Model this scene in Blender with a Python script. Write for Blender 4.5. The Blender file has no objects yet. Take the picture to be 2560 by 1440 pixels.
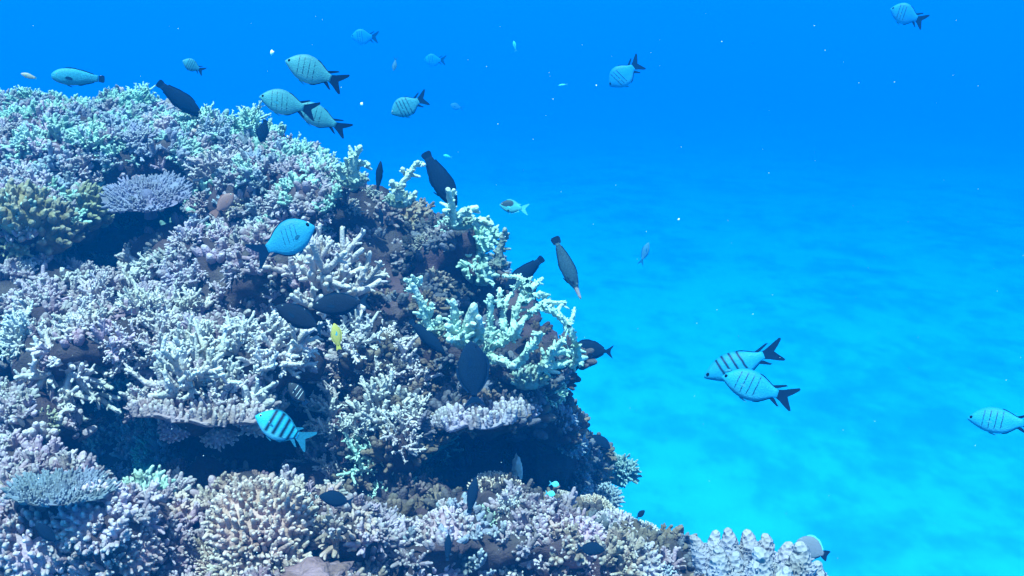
import bpy, bmesh, math, random
import numpy as np
from mathutils import Vector, Matrix, Quaternion, noise
from mathutils.bvhtree import BVHTree

R = math.radians
sc = bpy.context.scene
COL = sc.collection

# ------------------------------------------------------------------ camera
PITCH, HFOV, CAM_Z = 13.0, 50.0, 3.4
FPX = 1280.0 / math.tan(R(HFOV / 2))          # focal length in photo pixels (2560 wide)
cam_d = bpy.data.cameras.new('camera')
cam = bpy.data.objects.new('camera', cam_d)
COL.objects.link(cam)
cam_d.sensor_width = 36
cam_d.lens = 18.0 / math.tan(R(HFOV / 2))
cam_d.clip_start, cam_d.clip_end = 0.05, 400
cam.location = (0, 0, CAM_Z)
cam.rotation_euler = (R(90 - PITCH), 0, 0)
sc.camera = cam
CAM = Vector((0, 0, CAM_Z))
CR = Vector((1, 0, 0))
CU = Vector((0, math.sin(R(PITCH)), math.cos(R(PITCH))))
CF = Vector((0, math.cos(R(PITCH)), -math.sin(R(PITCH))))

# ------------------------------------------------------------------ light
SUN_EL, SUN_AZ = 69.0, 200.0                    # from behind and a little to the left of the camera
world = bpy.data.worlds.new('World')
sc.world = world
world.use_nodes = True
wn = world.node_tree
sky = wn.nodes.new('ShaderNodeTexSky')
sky.sky_type = 'NISHITA'
sky.sun_disc = False
sky.sun_elevation = R(SUN_EL)
sky.sun_rotation = R(SUN_AZ)
bg = wn.nodes['Background']
wn.links.new(sky.outputs[0], bg.inputs[0])
bg.inputs[1].default_value = 0.10
sun_d = bpy.data.lights.new('sun', 'SUN')
sun = bpy.data.objects.new('sun', sun_d)
COL.objects.link(sun)
sun_d.energy = 5.0
sun_d.angle = R(0.5)
sun_d.color = (1.0, 0.93, 0.84)
sv = Vector((math.sin(R(SUN_AZ)) * math.cos(R(SUN_EL)), math.cos(R(SUN_AZ)) * math.cos(R(SUN_EL)), math.sin(R(SUN_EL))))
sun.rotation_euler = sv.to_track_quat('Z', 'Y').to_euler()
sun.location = (0, 0, 20)

sc.view_settings.view_transform = 'Standard'
sc.view_settings.look = 'None'
sc.view_settings.exposure = 1.5
sc.view_settings.gamma = 1
cy = sc.cycles
cy.volume_bounces = 2
cy.max_bounces = 6
cy.diffuse_bounces = 2
cy.glossy_bounces = 2
cy.transparent_max_bounces = 8
cy.use_denoising = True
try:
    cy.denoising_prefilter = 'ACCURATE'
except Exception:
    pass
cy.caustics_reflective = cy.caustics_refractive = False

# ------------------------------------------------------------------ helpers
def P(px, py, d):
    """point at distance d along the ray through photo pixel px, py"""
    v = CR * ((px - 1280) / FPX) + CU * ((720 - py) / FPX) + CF
    return CAM + v.normalized() * d

def ray(px, py):
    return (CR * ((px - 1280) / FPX) + CU * ((720 - py) / FPX) + CF).normalized()

def proj(p):
    v = Vector(p) - CAM
    z = v.dot(CF)
    return 1280 + FPX * v.dot(CR) / z, 720 - FPX * v.dot(CU) / z

def tag(o, label=None, cat=None, group=None, kind=None):
    if label: o['label'] = label
    if cat: o['category'] = cat
    if group: o['group'] = group
    if kind: o['kind'] = kind
    return o

def empty(name, loc=(0, 0, 0), parent=None):
    o = bpy.data.objects.new(name, None)
    COL.objects.link(o)
    o.location = loc
    o.empty_display_size = 0.05
    if parent: o.parent = parent
    return o

class MB:
    """collects vertices, quads, tris and two per-vertex attributes, builds ONE mesh"""
    def __init__(self):
        self.v, self.q, self.t, self.tip, self.tint = [], [], [], [], []
        self.n = 0
    def add(self, v, q=None, t=None, tip=None, tint=None):
        v = np.asarray(v, dtype=np.float32).reshape(-1, 3)
        k = len(v)
        self.v.append(v)
        if q is not None and len(q): self.q.append(np.asarray(q, dtype=np.int32).reshape(-1, 4) + self.n)
        if t is not None and len(t): self.t.append(np.asarray(t, dtype=np.int32).reshape(-1, 3) + self.n)
        self.tip.append(np.zeros(k, np.float32) if tip is None else np.asarray(tip, np.float32))
        if tint is None: tint = np.ones((k, 3), np.float32)
        self.tint.append(np.broadcast_to(np.asarray(tint, np.float32), (k, 3)))
        self.n += k
    def arrays(self):
        v = np.concatenate(self.v)
        q = np.concatenate(self.q) if self.q else np.zeros((0, 4), np.int32)
        t = np.concatenate(self.t) if self.t else np.zeros((0, 3), np.int32)
        return v, q, t, np.concatenate(self.tip), np.concatenate(self.tint)
    def mesh(self, name, mat=None):
        v, q, t, tip, tint = self.arrays()
        me = bpy.data.meshes.new(name)
        me.vertices.add(len(v)); me.vertices.foreach_set('co', v.ravel())
        nl = len(q) * 4 + len(t) * 3
        me.loops.add(nl)
        me.loops.foreach_set('vertex_index', np.concatenate([q.ravel(), t.ravel()]).astype(np.int32))
        me.polygons.add(len(q) + len(t))
        ls = np.concatenate([np.arange(len(q)) * 4, len(q) * 4 + np.arange(len(t)) * 3]).astype(np.int32)
        me.polygons.foreach_set('loop_start', ls)
        me.update(calc_edges=True)
        me.polygons.foreach_set('use_smooth', np.ones(len(q) + len(t), dtype=bool))
        a = me.attributes.new('tip', 'FLOAT', 'POINT'); a.data.foreach_set('value', tip)
        c = me.attributes.new('tint', 'FLOAT_COLOR', 'POINT')
        c.data.foreach_set('color', np.concatenate([tint, np.ones((len(v), 1), np.float32)], axis=1).astype(np.float32).ravel())
        if mat: me.materials.append(mat)
        me.validate()
        return me

def obj(name, me, parent=None, color=None):
    o = bpy.data.objects.new(name, me)
    COL.objects.link(o)
    if parent: o.parent = parent
    if color: o.color = (*color, 1)
    return o

def tube(pts, rad, sides=6, tip0=0.0, tip1=1.0, rng=None, wob=0.0):
    """rounded-end tube as arrays (v, q, t, tip)"""
    pts = np.asarray(pts, float); rad = np.asarray(rad, float)
    e = pts[-1] - pts[-2]; e /= max(np.linalg.norm(e), 1e-9)
    r = rad[-1]
    pts = np.vstack([pts, pts[-1] + e * r * .55, pts[-1] + e * r * .95])
    rad = np.concatenate([rad, [r * .82, r * .35]])
    tan = np.gradient(pts, axis=0)
    tan /= np.maximum(np.linalg.norm(tan, axis=1, keepdims=True), 1e-9)
    m = tan.mean(axis=0)
    ref = np.array([1., 0, 0]) if abs(m[0]) < abs(m[1]) and abs(m[0]) < abs(m[2]) else (np.array([0, 1., 0]) if abs(m[1]) < abs(m[2]) else np.array([0, 0, 1.]))
    u = np.cross(tan, ref); u /= np.maximum(np.linalg.norm(u, axis=1, keepdims=True), 1e-9)
    w = np.cross(tan, u)
    a = np.arange(sides) * 2 * math.pi / sides
    rr = rad[:, None] * np.ones(sides)[None, :]
    if rng is not None and wob > 0:
        rr = rr * (1 + wob * rng.standard_normal(rr.shape))
    ring = pts[:, None, :] + rr[:, :, None] * (np.cos(a)[None, :, None] * u[:, None, :] + np.sin(a)[None, :, None] * w[:, None, :])
    n = len(pts)
    v = np.vstack([ring.reshape(-1, 3), (pts[-1] + e * r * .12)[None]])
    i = np.arange(n - 1)[:, None] * sides; j = np.arange(sides)[None, :]; k = (j + 1) % sides
    q = np.stack([i + j, i + k, i + sides + k, i + sides + j], -1).reshape(-1, 4)
    top = n * sides; b = (n - 1) * sides
    t = np.stack([b + np.arange(sides), b + (np.arange(sides) + 1) % sides, np.full(sides, top)], -1)
    tip = np.concatenate([np.repeat(np.linspace(tip0, tip1, n), sides), [tip1]])
    return v, q, t, tip

_ico = {}
def ico(sub):
    if sub not in _ico:
        bm = bmesh.new(); bmesh.ops.create_icosphere(bm, subdivisions=sub, radius=1)
        v = np.array([p.co[:] for p in bm.verts], np.float32)
        t = np.array([[p.index for p in f.verts] for f in bm.faces], np.int32)
        bm.free(); _ico[sub] = (v, t)
    return _ico[sub]

def unit(v):
    v = np.asarray(v, float); return v / max(np.linalg.norm(v), 1e-9)

# ------------------------------------------------------------------ materials
def new_mat(name):
    m = bpy.data.materials.new(name); m.use_nodes = True
    nt = m.node_tree
    return m, nt, nt.nodes['Principled BSDF']

def N(nt, t, **kw):
    n = nt.nodes.new(t)
    for k, v in kw.items(): setattr(n, k, v)
    return n

def mix_rgb(nt, fac, a, b, mode='MIX'):
    n = N(nt, 'ShaderNodeMix', data_type='RGBA', blend_type=mode)
    for s, x in ((n.inputs[0], fac), (n.inputs[6], a), (n.inputs[7], b)):
        if hasattr(x, 'links') or hasattr(x, 'is_linked'): nt.links.new(x, s)
        elif isinstance(x, (tuple, list)): s.default_value = (*x, 1) if len(x) == 3 else x
        else: s.default_value = x
    return n.outputs[2]

def math_n(nt, op, a, b=None, clamp=False):
    n = N(nt, 'ShaderNodeMath', operation=op, use_clamp=clamp)
    for s, x in ((n.inputs[0], a), (n.inputs[1], b)):
        if x is None: continue
        if hasattr(x, 'is_linked'): nt.links.new(x, s)
        else: s.default_value = x
    return n.outputs[0]

def noise_n(nt, vec, scale, detail=3, rough=.55):
    n = N(nt, 'ShaderNodeTexNoise'); n.inputs['Scale'].default_value = scale
    n.inputs['Detail'].default_value = detail; n.inputs['Roughness'].default_value = rough
    if vec is not None: nt.links.new(vec, n.inputs['Vector'])
    return n.outputs[0]

def ramp_n(nt, fac, stops, interp='LINEAR'):
    n = N(nt, 'ShaderNodeValToRGB'); cr = n.color_ramp; cr.interpolation = interp
    while len(cr.elements) < len(stops): cr.elements.new(.5)
    for e, (p, c) in zip(cr.elements, stops):
        e.position = p; e.color = (*c, 1) if len(c) == 3 else c
    nt.links.new(fac, n.inputs[0])
    return n.outputs[0]

def coral_material(name, tipcol=(.86, .84, .78), tipamt=.75, polyp=180.0, bump=.5):
    """living coral: own tint, paler growing tips, fine polyp bumps"""
    m, nt, b = new_mat(name)
    L = nt.links.new
    geo = N(nt, 'ShaderNodeNewGeometry'); oi = N(nt, 'ShaderNodeObjectInfo')
    ti = N(nt, 'ShaderNodeAttribute', attribute_name='tint'); tp = N(nt, 'ShaderNodeAttribute', attribute_name='tip')
    base = mix_rgb(nt, 1.0, ti.outputs['Color'], oi.outputs['Color'], 'MULTIPLY')
    n1 = noise_n(nt, geo.outputs['Position'], 22, 4, .6)
    n2 = noise_n(nt, geo.outputs['Position'], 6, 2, .5)
    base = mix_rgb(nt, ramp_n(nt, n1, [(.38, (0, 0, 0)), (.66, (1, 1, 1))]), base, mix_rgb(nt, 1, base, (.62, .6, .5), 'MULTIPLY'))
    base = mix_rgb(nt, ramp_n(nt, n2, [(.45, (0, 0, 0)), (.7, (.6, .6, .6))]), base, mix_rgb(nt, 1, base, (1.1, .8, .95), 'MULTIPLY'))
    tf = math_n(nt, 'MULTIPLY', math_n(nt, 'POWER', tp.outputs['Fac'], 2.2), tipamt, True)
    col = mix_rgb(nt, tf, base, mix_rgb(nt, .62, tipcol, base))
    L(col, b.inputs['Base Color'])
    b.inputs['Roughness'].default_value = .85
    b.inputs['Specular IOR Level'].default_value = .15
    vo = N(nt, 'ShaderNodeTexVoronoi'); vo.inputs['Scale'].default_value = polyp
    L(geo.outputs['Position'], vo.inputs['Vector'])
    bp = N(nt, 'ShaderNodeBump'); bp.inputs['Strength'].default_value = bump; bp.inputs['Distance'].default_value = .004
    L(vo.outputs['Distance'], bp.inputs['Height']); L(bp.outputs[0], b.inputs['Normal'])
    return m

M_CORAL = coral_material('living_coral')
M_TABLE = coral_material('table_coral', tipamt=.3)
M_KNOB = coral_material('knob_coral', tipamt=.35, polyp=150, bump=1.0)
M_ROUGH = coral_material('rough_coral', tipamt=.45, polyp=110, bump=.9)

def rock_material():
    m, nt, b = new_mat('reef_rock')
    L = nt.links.new
    geo = N(nt, 'ShaderNodeNewGeometry')
    n1 = noise_n(nt, geo.outputs['Position'], 9, 6, .65)
    n2 = noise_n(nt, geo.outputs['Position'], 3.1, 3, .5)
    c = ramp_n(nt, n1, [(.25, (.015, .012, .016)), (.48, (.05, .038, .042)), (.62, (.09, .07, .07)), (.8, (.2, .15, .15))])
    c = mix_rgb(nt, ramp_n(nt, n2, [(.45, (0, 0, 0)), (.65, (.7, .7, .7))]), c, (.11, .055, .07))
    L(c, b.inputs['Base Color'])
    b.inputs['Roughness'].default_value = .95
    b.inputs['Specular IOR Level'].default_value = .1
    bp = N(nt, 'ShaderNodeBump'); bp.inputs['Strength'].default_value = .9; bp.inputs['Distance'].default_value = .02
    L(noise_n(nt, geo.outputs['Position'], 40, 6, .7), bp.inputs['Height']); L(bp.outputs[0], b.inputs['Normal'])
    return m
M_ROCK = rock_material()

SAND_SHIFT = 1.3
def sand_material():
    m, nt, b = new_mat('sand')
    L = nt.links.new
    geo = N(nt, 'ShaderNodeNewGeometry')
    mp = N(nt, 'ShaderNodeMapping'); mp.inputs['Scale'].default_value = (1.0, .62, 1.0); mp.inputs['Location'].default_value = (SAND_SHIFT, 2.0, 0)
    L(geo.outputs['Position'], mp.inputs['Vector'])
    n1 = noise_n(nt, mp.outputs[0], .75, 4, .6)
    n2 = noise_n(nt, mp.outputs[0], 2.2, 3, .5)
    n3 = noise_n(nt, mp.outputs[0], .2, 2, .5)
    f = math_n(nt, 'ADD', math_n(nt, 'MULTIPLY', n1, .55), math_n(nt, 'ADD', math_n(nt, 'MULTIPLY', n2, .3), math_n(nt, 'MULTIPLY', n3, .35)))
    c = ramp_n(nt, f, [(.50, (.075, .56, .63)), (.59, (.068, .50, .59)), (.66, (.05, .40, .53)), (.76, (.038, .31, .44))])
    L(c, b.inputs['Base Color'])
    b.inputs['Roughness'].default_value = .95
    bp = N(nt, 'ShaderNodeBump'); bp.inputs['Strength'].default_value = .4; bp.inputs['Distance'].default_value = .05
    L(n2, bp.inputs['Height']); L(bp.outputs[0], b.inputs['Normal'])
    return m
M_SAND = sand_material()

# ------------------------------------------------------------------ sea floor
SAND_Z = -3.0
def build_sand():
    nx, ny = 160, 160
    xs = np.linspace(-90, 90, nx); ys = np.linspace(-14, 150, ny)
    X, Y = np.meshgrid(xs, ys)
    Z = np.array([noise.noise(Vector((x * .25, y * .25, 3.3))) * .16 + noise.noise(Vector((x * .9, y * .9, 1.1))) * .05 for x, y in zip(X.ravel(), Y.ravel())])
    v = np.stack([X.ravel(), Y.ravel(), Z + SAND_Z], -1)
    i = np.arange(ny - 1)[:, None] * nx + np.arange(nx - 1)[None, :]
    q = np.stack([i, i + 1, i + nx + 1, i + nx], -1).reshape(-1, 4)
    mb = MB(); mb.add(v, q)
    tag(obj('sandy_seabed', mb.mesh('sandy_seabed', M_SAND)), 'pale sand floor with dark rubble patches fading into blue', 'seabed', kind='structure')
build_sand()

# ------------------------------------------------------------------ reef rock mass (union of boulders, remeshed)
BLOBS = [  # px, py, surface distance, rx px, ry px, depth half-size m
 (150,400,3.45,280,95,.5),(400,395,3.4,190,70,.55),(640,500,3.2,180,140,.4),(800,545,3.0,150,110,.4),
 (60,345,3.9,260,70,.6),(310,335,3.9,210,55,.6),(520,370,3.7,80,60,.4),(640,400,3.5,70,70,.4),(745,450,3.3,70,60,.35),
 (330,590,4.0,280,150,.3),(70,550,3.05,120,75,.3),(175,540,3.2,50,60,.25),
 (150,795,2.75,260,105,.35),(400,800,2.7,220,105,.35),(500,655,2.85,150,80,.3),(630,710,2.7,170,130,.3),
 (170,890,2.5,150,50,.25),(300,860,2.5,120,60,.25),(560,910,2.35,230,80,.35),(520,1015,2.28,200,34,.25),(800,740,2.65,120,100,.3),
 (950,640,2.95,150,110,.4),(1075,665,2.95,120,130,.4),(1150,620,2.95,60,60,.3),(1190,690,2.9,50,60,.25),
 (1000,770,2.75,140,100,.3),(1165,765,2.95,70,60,.25),(1235,800,2.95,55,55,.2),(1290,775,3.0,35,40,.2),(900,560,3.05,90,90,.3),
 (1170,880,2.6,110,60,.3),(1300,890,2.85,110,60,.25),(1250,960,2.52,130,60,.3),(1390,905,2.65,45,45,.2),
 (1205,1045,2.32,112,20,.3),(1250,1150,2.95,200,120,.4),(1370,1060,2.75,70,60,.3),(1380,1180,2.9,100,90,.3),(1440,1160,2.95,60,60,.25),
 (620,1140,2.9,260,130,.4),(930,900,2.55,110,130,.3),(950,1120,2.4,110,110,.25),(760,960,2.65,90,110,.3),
 (130,1350,2.05,240,130,.35),(350,1350,2.1,150,120,.3),(640,1350,2.0,150,110,.3),(880,1350,2.1,150,90,.3),
 (1130,1380,2.05,150,90,.3),(1340,1370,2.12,210,110,.35),(1530,1400,2.15,90,70,.3),
 (600,1620,1.95,800,180,.5),(1350,1620,2.05,380,170,.45),(1870,1640,1.82,170,90,.3),
 (-10,920,2.95,140,120,.4),(-40,660,3.1,140,120,.3),(-60,560,3.5,120,120,.3),(70,1080,2.45,150,80,.3),(150,1200,2.2,120,50,.2),
]
METRIC = [((-1.25,4.1,1.15),(1.3,.95,1.6)),((-.45,2.3,1.0),(1.2,.75,1.45)),((.28,2.0,1.1),(.36,.42,1.3)),((-2.5,3.5,1.15),(1.0,1.1,1.6)),((-.3,3.0,1.2),(.55,.6,1.35))]

def build_rock():
    mb = MB(); v0, t0 = ico(3)
    for px, py, d, rx, ry, rd in BLOBS:
        c = P(px, py, d + rd); s = (d + rd * .6) / FPX
        B = np.array([CR[:], ray(px, py)[:], CU[:]])
        mb.add((v0 * np.array([rx * s, rd, ry * s])) @ B + np.array(c[:]), None, t0)
    for c, r in METRIC:
        mb.add(v0 * np.array(r) + np.array(c), None, t0)
    me = mb.mesh('reef_union')
    o = obj('reef_union', me)
    md = o.modifiers.new('r', 'REMESH'); md.mode = 'VOXEL'; md.voxel_size = .023
    dg = bpy.context.evaluated_depsgraph_get()
    ev = o.evaluated_get(dg); m2 = bpy.data.meshes.new_from_object(ev)
    bpy.data.objects.remove(o); bpy.data.meshes.remove(me)
    n = len(m2.vertices)
    co = np.empty(n * 3, np.float32); m2.vertices.foreach_get('co', co); co = co.reshape(-1, 3)
    no = np.empty(n * 3, np.float32); m2.vertex_normals.foreach_get('vector', no); no = no.reshape(-1, 3)
    h = np.array([noise.noise(Vector(p) * 4.5) * .07 + noise.noise(Vector(p) * 11) * .04 + noise.noise(Vector(p) * 23) * .02 + noise.noise(Vector(p) * 48) * .009 for p in co])
    m2.vertices.foreach_set('co', (co + no * h[:, None]).astype(np.float32).ravel())
    m2.update(); m2.name = 'reef'
    m2.materials.clear(); m2.materials.append(M_ROCK)
    m2.polygons.foreach_set('use_smooth', np.ones(len(m2.polygons), dtype=bool))
    return tag(obj('reef', m2), 'dark encrusted reef rock mass with hollows and ledges', 'reef', kind='structure')
reef = build_rock()
_v = [p.co.copy() for p in reef.data.vertices]
_f = [tuple(p.vertices) for p in reef.data.polygons]
BVH = BVHTree.FromPolygons(_v, _f)

def hit(px, py):
    loc, nor, i, d = BVH.ray_cast(CAM, ray(px, py))
    if loc is None: return None
    return loc, nor, d
# ------------------------------------------------------------------ coral shapes (unit radius, growing along +Z)
def rot_about(v, axis, ang):
    v = np.asarray(v, float); k = unit(axis); c, s = math.cos(ang), math.sin(ang)
    return v * c + np.cross(k, v) * s + k * np.dot(k, v) * (1 - c)

def perp(d, rng):
    return unit(np.cross(d, rng.standard_normal(3)))

def branch(mb, p, d, L, r, rng, level, up=.25, nubs=5, t0=0.0, taper=.72, sides=6):
    n = 5
    pts = [np.asarray(p, float)]; dd = unit(d)
    for k in range(n - 1):
        dd = unit(dd + rng.standard_normal(3) * .13 + np.array([0, 0, up * .3]))
        pts.append(pts[-1] + dd * L / (n - 1))
    pts = np.array(pts)
    rad = np.linspace(r, r * taper, n)
    mb.add(*tube(pts, rad, sides, t0, 1.0 if level <= 0 else min(1, t0 + .45)), )
    def at(t):
        x = t * (n - 1); i = min(int(x), n - 2); f = x - i
        return pts[i] * (1 - f) + pts[i + 1] * f, unit(pts[i + 1] - pts[i]), r + (r * taper - r) * t
    for k in range(nubs):
        t = rng.uniform(.3, 1.0); q, td, rr = at(t)
        nd = unit(td * rng.uniform(.5, 1.1) + perp(td, rng) * 1.0)
        l = rr * rng.uniform(1.8, 3.4)
        mb.add(*tube([q, q + nd * l * .6, q + nd * l], [rr * .62, rr * .52, rr * .42], 5, t0 + .2, 1.0))
    if level > 0:
        for k in range(rng.integers(3, 6)):
            t = rng.uniform(.3, .95); q, td, rr = at(t)
            nd = unit(td + perp(td, rng) * rng.uniform(.7, 1.2))
            branch(mb, q, nd, L * rng.uniform(.45, .7), rr * .86, rng, level - 1, up, nubs, min(.6, t0 + .3), taper, sides)

def staghorn(seed, mains=9, r=.062, level=2, spread=1.0, nubs=4, up=.25):
    """list of branch MBs + base MB"""
    rng = np.random.default_rng(seed); out = []
    for k in range(mains):
        a = 2.399 * k + rng.uniform(-.3, .3); z = 1 - (k + .5) / mains * spread
        s = math.sqrt(max(0, 1 - z * z))
        d = np.array([math.cos(a) * s, math.sin(a) * s, z + .12])
        mb = MB(); branch(mb, d * .05, d, rng.uniform(.6, .85), r * rng.uniform(.9, 1.15), rng, level, up, nubs)
        out.append(mb)
    base = MB(); v, t = ico(2)
    base.add(v * np.array([.3, .3, .16]) * (1 + .1 * rng.standard_normal((len(v), 1))) - [0, 0, .06], None, t)
    return out, base

def dome_points(n, cap, rng, jit=.12):
    i = np.arange(n) + .5
    z = 1 - i / n * (1 - cap); a = i * 2.39996 + rng.uniform(0, 6)
    s = np.sqrt(1 - z * z)
    v = np.stack([np.cos(a) * s, np.sin(a) * s, z], -1) + rng.standard_normal((n, 3)) * jit * math.sqrt(4 / n)
    return v / np.linalg.norm(v, axis=1, keepdims=True)

def fingers(seed, n=70, flat=.55, l=.3, r=.055, cap=.0, side=.6, sides=6, upw=.6, club=1.0):
    """mound with stubby fingers: digitate / knobbly colonies"""
    rng = np.random.default_rng(seed); mb = MB(); v, t = ico(2)
    core = 1 - l * .75
    lump = np.array([1 + .10 * noise.noise(Vector(p) * 2.2 + Vector((seed, 0, 0))) for p in v])
    mb.add(v * lump[:, None] * np.array([core, core, core * flat]), None, t, tip=np.full(len(v), .05))
    for p in dome_points(n, cap, rng):
        b = p * np.array([core, core, core * flat]) * .93
        nd = unit(unit(p / np.array([1, 1, flat])) + np.array([0, 0, upw]) + rng.standard_normal(3) * .14)
        ll = l * rng.uniform(.75, 1.25); rr = r * rng.uniform(.8, 1.2)
        bend = rng.standard_normal(3) * ll * .08
        mb.add(*tube([b, b + nd * ll * .45 + bend, b + nd * ll * .8 + bend, b + nd * ll], [rr * 1.1, rr * club, rr * .95 * club, rr * .68 * club], sides, .1, 1.0))
        for k in range(rng.poisson(side)):
            q = b + nd * ll * rng.uniform(.35, .75); sd = unit(nd + perp(nd, rng) * .95)
            mb.add(*tube([q, q + sd * rr * 1.5, q + sd * rr * 2.3], [rr * .7, rr * .6, rr * .42], 5, .4, 1.0))
    return mb

def bush(seed, n=26, r=.075, l=.75, nubs=4, flat=.8):
    """short-branched cushion: every branch forks near its tip"""
    rng = np.random.default_rng(seed); mb = MB()
    for p in dome_points(n, .05, rng, .3):
        d = unit(p * np.array([1, 1, flat]) + np.array([0, 0, .25]))
        L = l * rng.uniform(.75, 1.1); rr = r * rng.uniform(.8, 1.15)
        m = d * L * .55; mb.add(*tube([d * .08, m * .6, m], [rr * 1.1, rr, rr * .95], 6, 0, .35))
        for k in range(rng.integers(2, 5)):
            nd = unit(d + perp(d, rng) * rng.uniform(.3, .75)); ll = L * rng.uniform(.3, .52); s = m * rng.uniform(.75, 1)
            mb.add(*tube([s, s + nd * ll * .5, s + nd * ll], [rr * .85, rr * .8, rr * .55], 6, .25, 1.0))
            for j in range(rng.integers(0, nubs)):
                q = s + nd * ll * rng.uniform(.3, .9); sd = unit(nd + perp(nd, rng))
                mb.add(*tube([q, q + sd * rr * 1.1, q + sd * rr * 1.7], [rr * .55, rr * .5, rr * .36], 5, .5, 1.0))
    v, t = ico(1); mb.add(v * np.array([.45, .45, .32]), None, t)
    return mb

def table(seed, n=420, tw=.034):
    """plate on a stalk, its top covered by fine upright twigs: returns plate, twigs, stalk"""
    rng = np.random.default_rng(seed); plate, tw_mb, st = MB(), MB(), MB()
    na, nr = 48, 9
    edge = np.array([1 + .10 * noise.noise(Vector((math.cos(a) * 2, math.sin(a) * 2, seed))) + .05 * rng.standard_normal() for a in np.arange(na) * 2 * math.pi / na])
    for sgn in (1, -1):
        rr = np.linspace(0.02, 1, nr)[:, None] * edge[None, :]
        a = np.arange(na)[None, :] * 2 * math.pi / na
        z = .10 * rr ** 2 + sgn * .035 * (1 - rr / 1.15) + rng.standard_normal(rr.shape) * .008
        v = np.stack([rr * np.cos(a), rr * np.sin(a), z], -1).reshape(-1, 3)
        i = np.arange(nr - 1)[:, None] * na; j = np.arange(na)[None, :]; k = (j + 1) % na
        q = np.stack([i + j, i + k, i + na + k, i + na + j], -1).reshape(-1, 4)
        plate.add(v, q if sgn > 0 else q[:, ::-1], tip=np.full(len(v), .1))
    for k in range(n):
        rr = math.sqrt(rng.uniform(0, 1)) * .99; a = rng.uniform(0, 6.283); e = edge[int(a / 6.2832 * na) % na]
        b = np.array([rr * e * math.cos(a), rr * e * math.sin(a), .10 * rr ** 2])
        nd = unit(np.array([math.cos(a), math.sin(a), 0]) * (.15 + 1.3 * rr ** 4) + np.array([0, 0, 1]) + rng.standard_normal(3) * .25)
        ll = rng.uniform(.08, .15)
        tw_mb.add(*tube([b, b + nd * ll * .6, b + nd * ll], [tw, tw * .9, tw * .6], 5, .2, 1.0))
    st.add(*tube([[0, 0, -.5], [0, 0, -.25], [0, 0, .0]], [.16, .12, .2], 8, 0, .1))
    return plate, tw_mb, st

def warty(mb, pts, r0, r1, rng, warts=1.0, sides=8):
    """thick antler branch, surface set with wart-like nubs"""
    pts = np.asarray(pts, float)
    seg = np.linalg.norm(np.diff(pts, axis=0), axis=1); T = np.concatenate([[0], np.cumsum(seg)]); Lt = T[-1]
    n = max(4, int(Lt / (r0 * .8)))
    s = np.linspace(0, Lt, n)
    q = np.stack([np.interp(s, T, pts[:, k]) for k in range(3)], -1)
    q[1:-1] += rng.standard_normal((n - 2, 3)) * r0 * .12
    rad = np.linspace(r0, r1, n) * (1 + .14 * rng.standard_normal(n))
    mb.add(*tube(q, rad, sides, .25, 1.0, rng, .09))
    for k in range(int(n * .45 * warts)):
        i = rng.integers(1, n - 1); td = unit(q[i + 1] - q[i]); sd = perp(td, rng); nd = unit(td * rng.uniform(.4, 1) + sd); rr = rad[i]; l = rr * rng.uniform(1.8, 3.6); w = rr * rng.uniform(.45, .65)
        mb.add(*tube([q[i], q[i] + nd * l * .6, q[i] + nd * l], [w, w * .9, w * .65], 6, .3, 1.0, rng, .08))
    for k in range(int(n * 1.6 * warts)):
        i = rng.integers(0, n - 1); td = unit(q[i + 1] - q[i]); sd = perp(td, rng); rr = rad[i]
        b = q[i] + sd * rr * .7; nd = unit(sd + td * rng.uniform(-.1, .7)); l = rr * rng.uniform(.45, .95)
        w = rr * rng.uniform(.32, .5)
        mb.add(*tube([b, b + nd * l * .6, b + nd * l], [w, w * .95, w * .7], 5, .3, 1.0))

# ------------------------------------------------------------------ shared meshes
def stag_meshes(name, seed, **k):
    br, base = staghorn(seed, **k)
    return [m.mesh(name, M_CORAL) for m in br], base.mesh(name + '_base', M_CORAL)
STAGS = [stag_meshes('staghorn', 11 + s, mains=11, r=.078, level=1, nubs=3) for s in range(4)]
STAGS_DENSE = [stag_meshes('staghorn', 31 + s, mains=13, r=.078, level=1, nubs=4, spread=.85) for s in range(3)]
BUSH = [bush(50 + s, n=34, r=.062).mesh('bush_coral', M_CORAL) for s in range(5)]
BUSHF = [bush(60 + s, n=64, r=.046, l=.74, nubs=4).mesh('bush_coral', M_CORAL) for s in range(4)]
DIGIT = [fingers(70 + s, n=150, flat=.55, l=.2, r=.05, cap=.02, side=.35).mesh('finger_coral', M_CORAL) for s in range(3)]
KNOB = [fingers(80 + s, n=80, flat=.6, l=.2, r=.068, cap=-.05, side=.8, upw=.25, club=1.12).mesh('knob_coral', M_CORAL) for s in range(4)]
LUMP = [fingers(90 + s, n=34, flat=.75, l=.24, r=.12, cap=-.05, side=1.4, upw=.4, club=1.1).mesh('lump_coral', M_ROUGH) for s in range(4)]
TABLES = [tuple(m.mesh('table_coral', M_TABLE) for m in table(100 + s)) for s in range(2)]

# own colours of the colonies (living tissue)
LILAC, PALE, CYAN, TAN, BROWN, BEIGE, GREY, MAUVE, OLIVE = (.39, .29, .37), (.48, .43, .45), (.32, .54, .47), (.41, .28, .25), (.17, .14, .09), (.45, .34, .30), (.24, .27, .36), (.31, .20, .26), (.22, .21, .12)

UP = Vector((0, 0, 1))
def frame(axis, roll):
    q = axis.to_track_quat('Z', 'Y')
    return (q @ Quaternion((0, 0, 1), roll))

def ground_at(px, py, d=None):
    if d is not None: return P(px, py, d), -ray(px, py), d
    for dx, dy in ((0, 0), (0, 14), (-14, 10), (-20, 25), (-30, 40), (0, 45), (-50, 30), (-60, 70)):
        h = hit(px + dx, py + dy)
        if h: return P(px, py, h[2] + .03), h[1], h[2]
    return P(px, py, 2.6), -ray(px, py), 2.6

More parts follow.
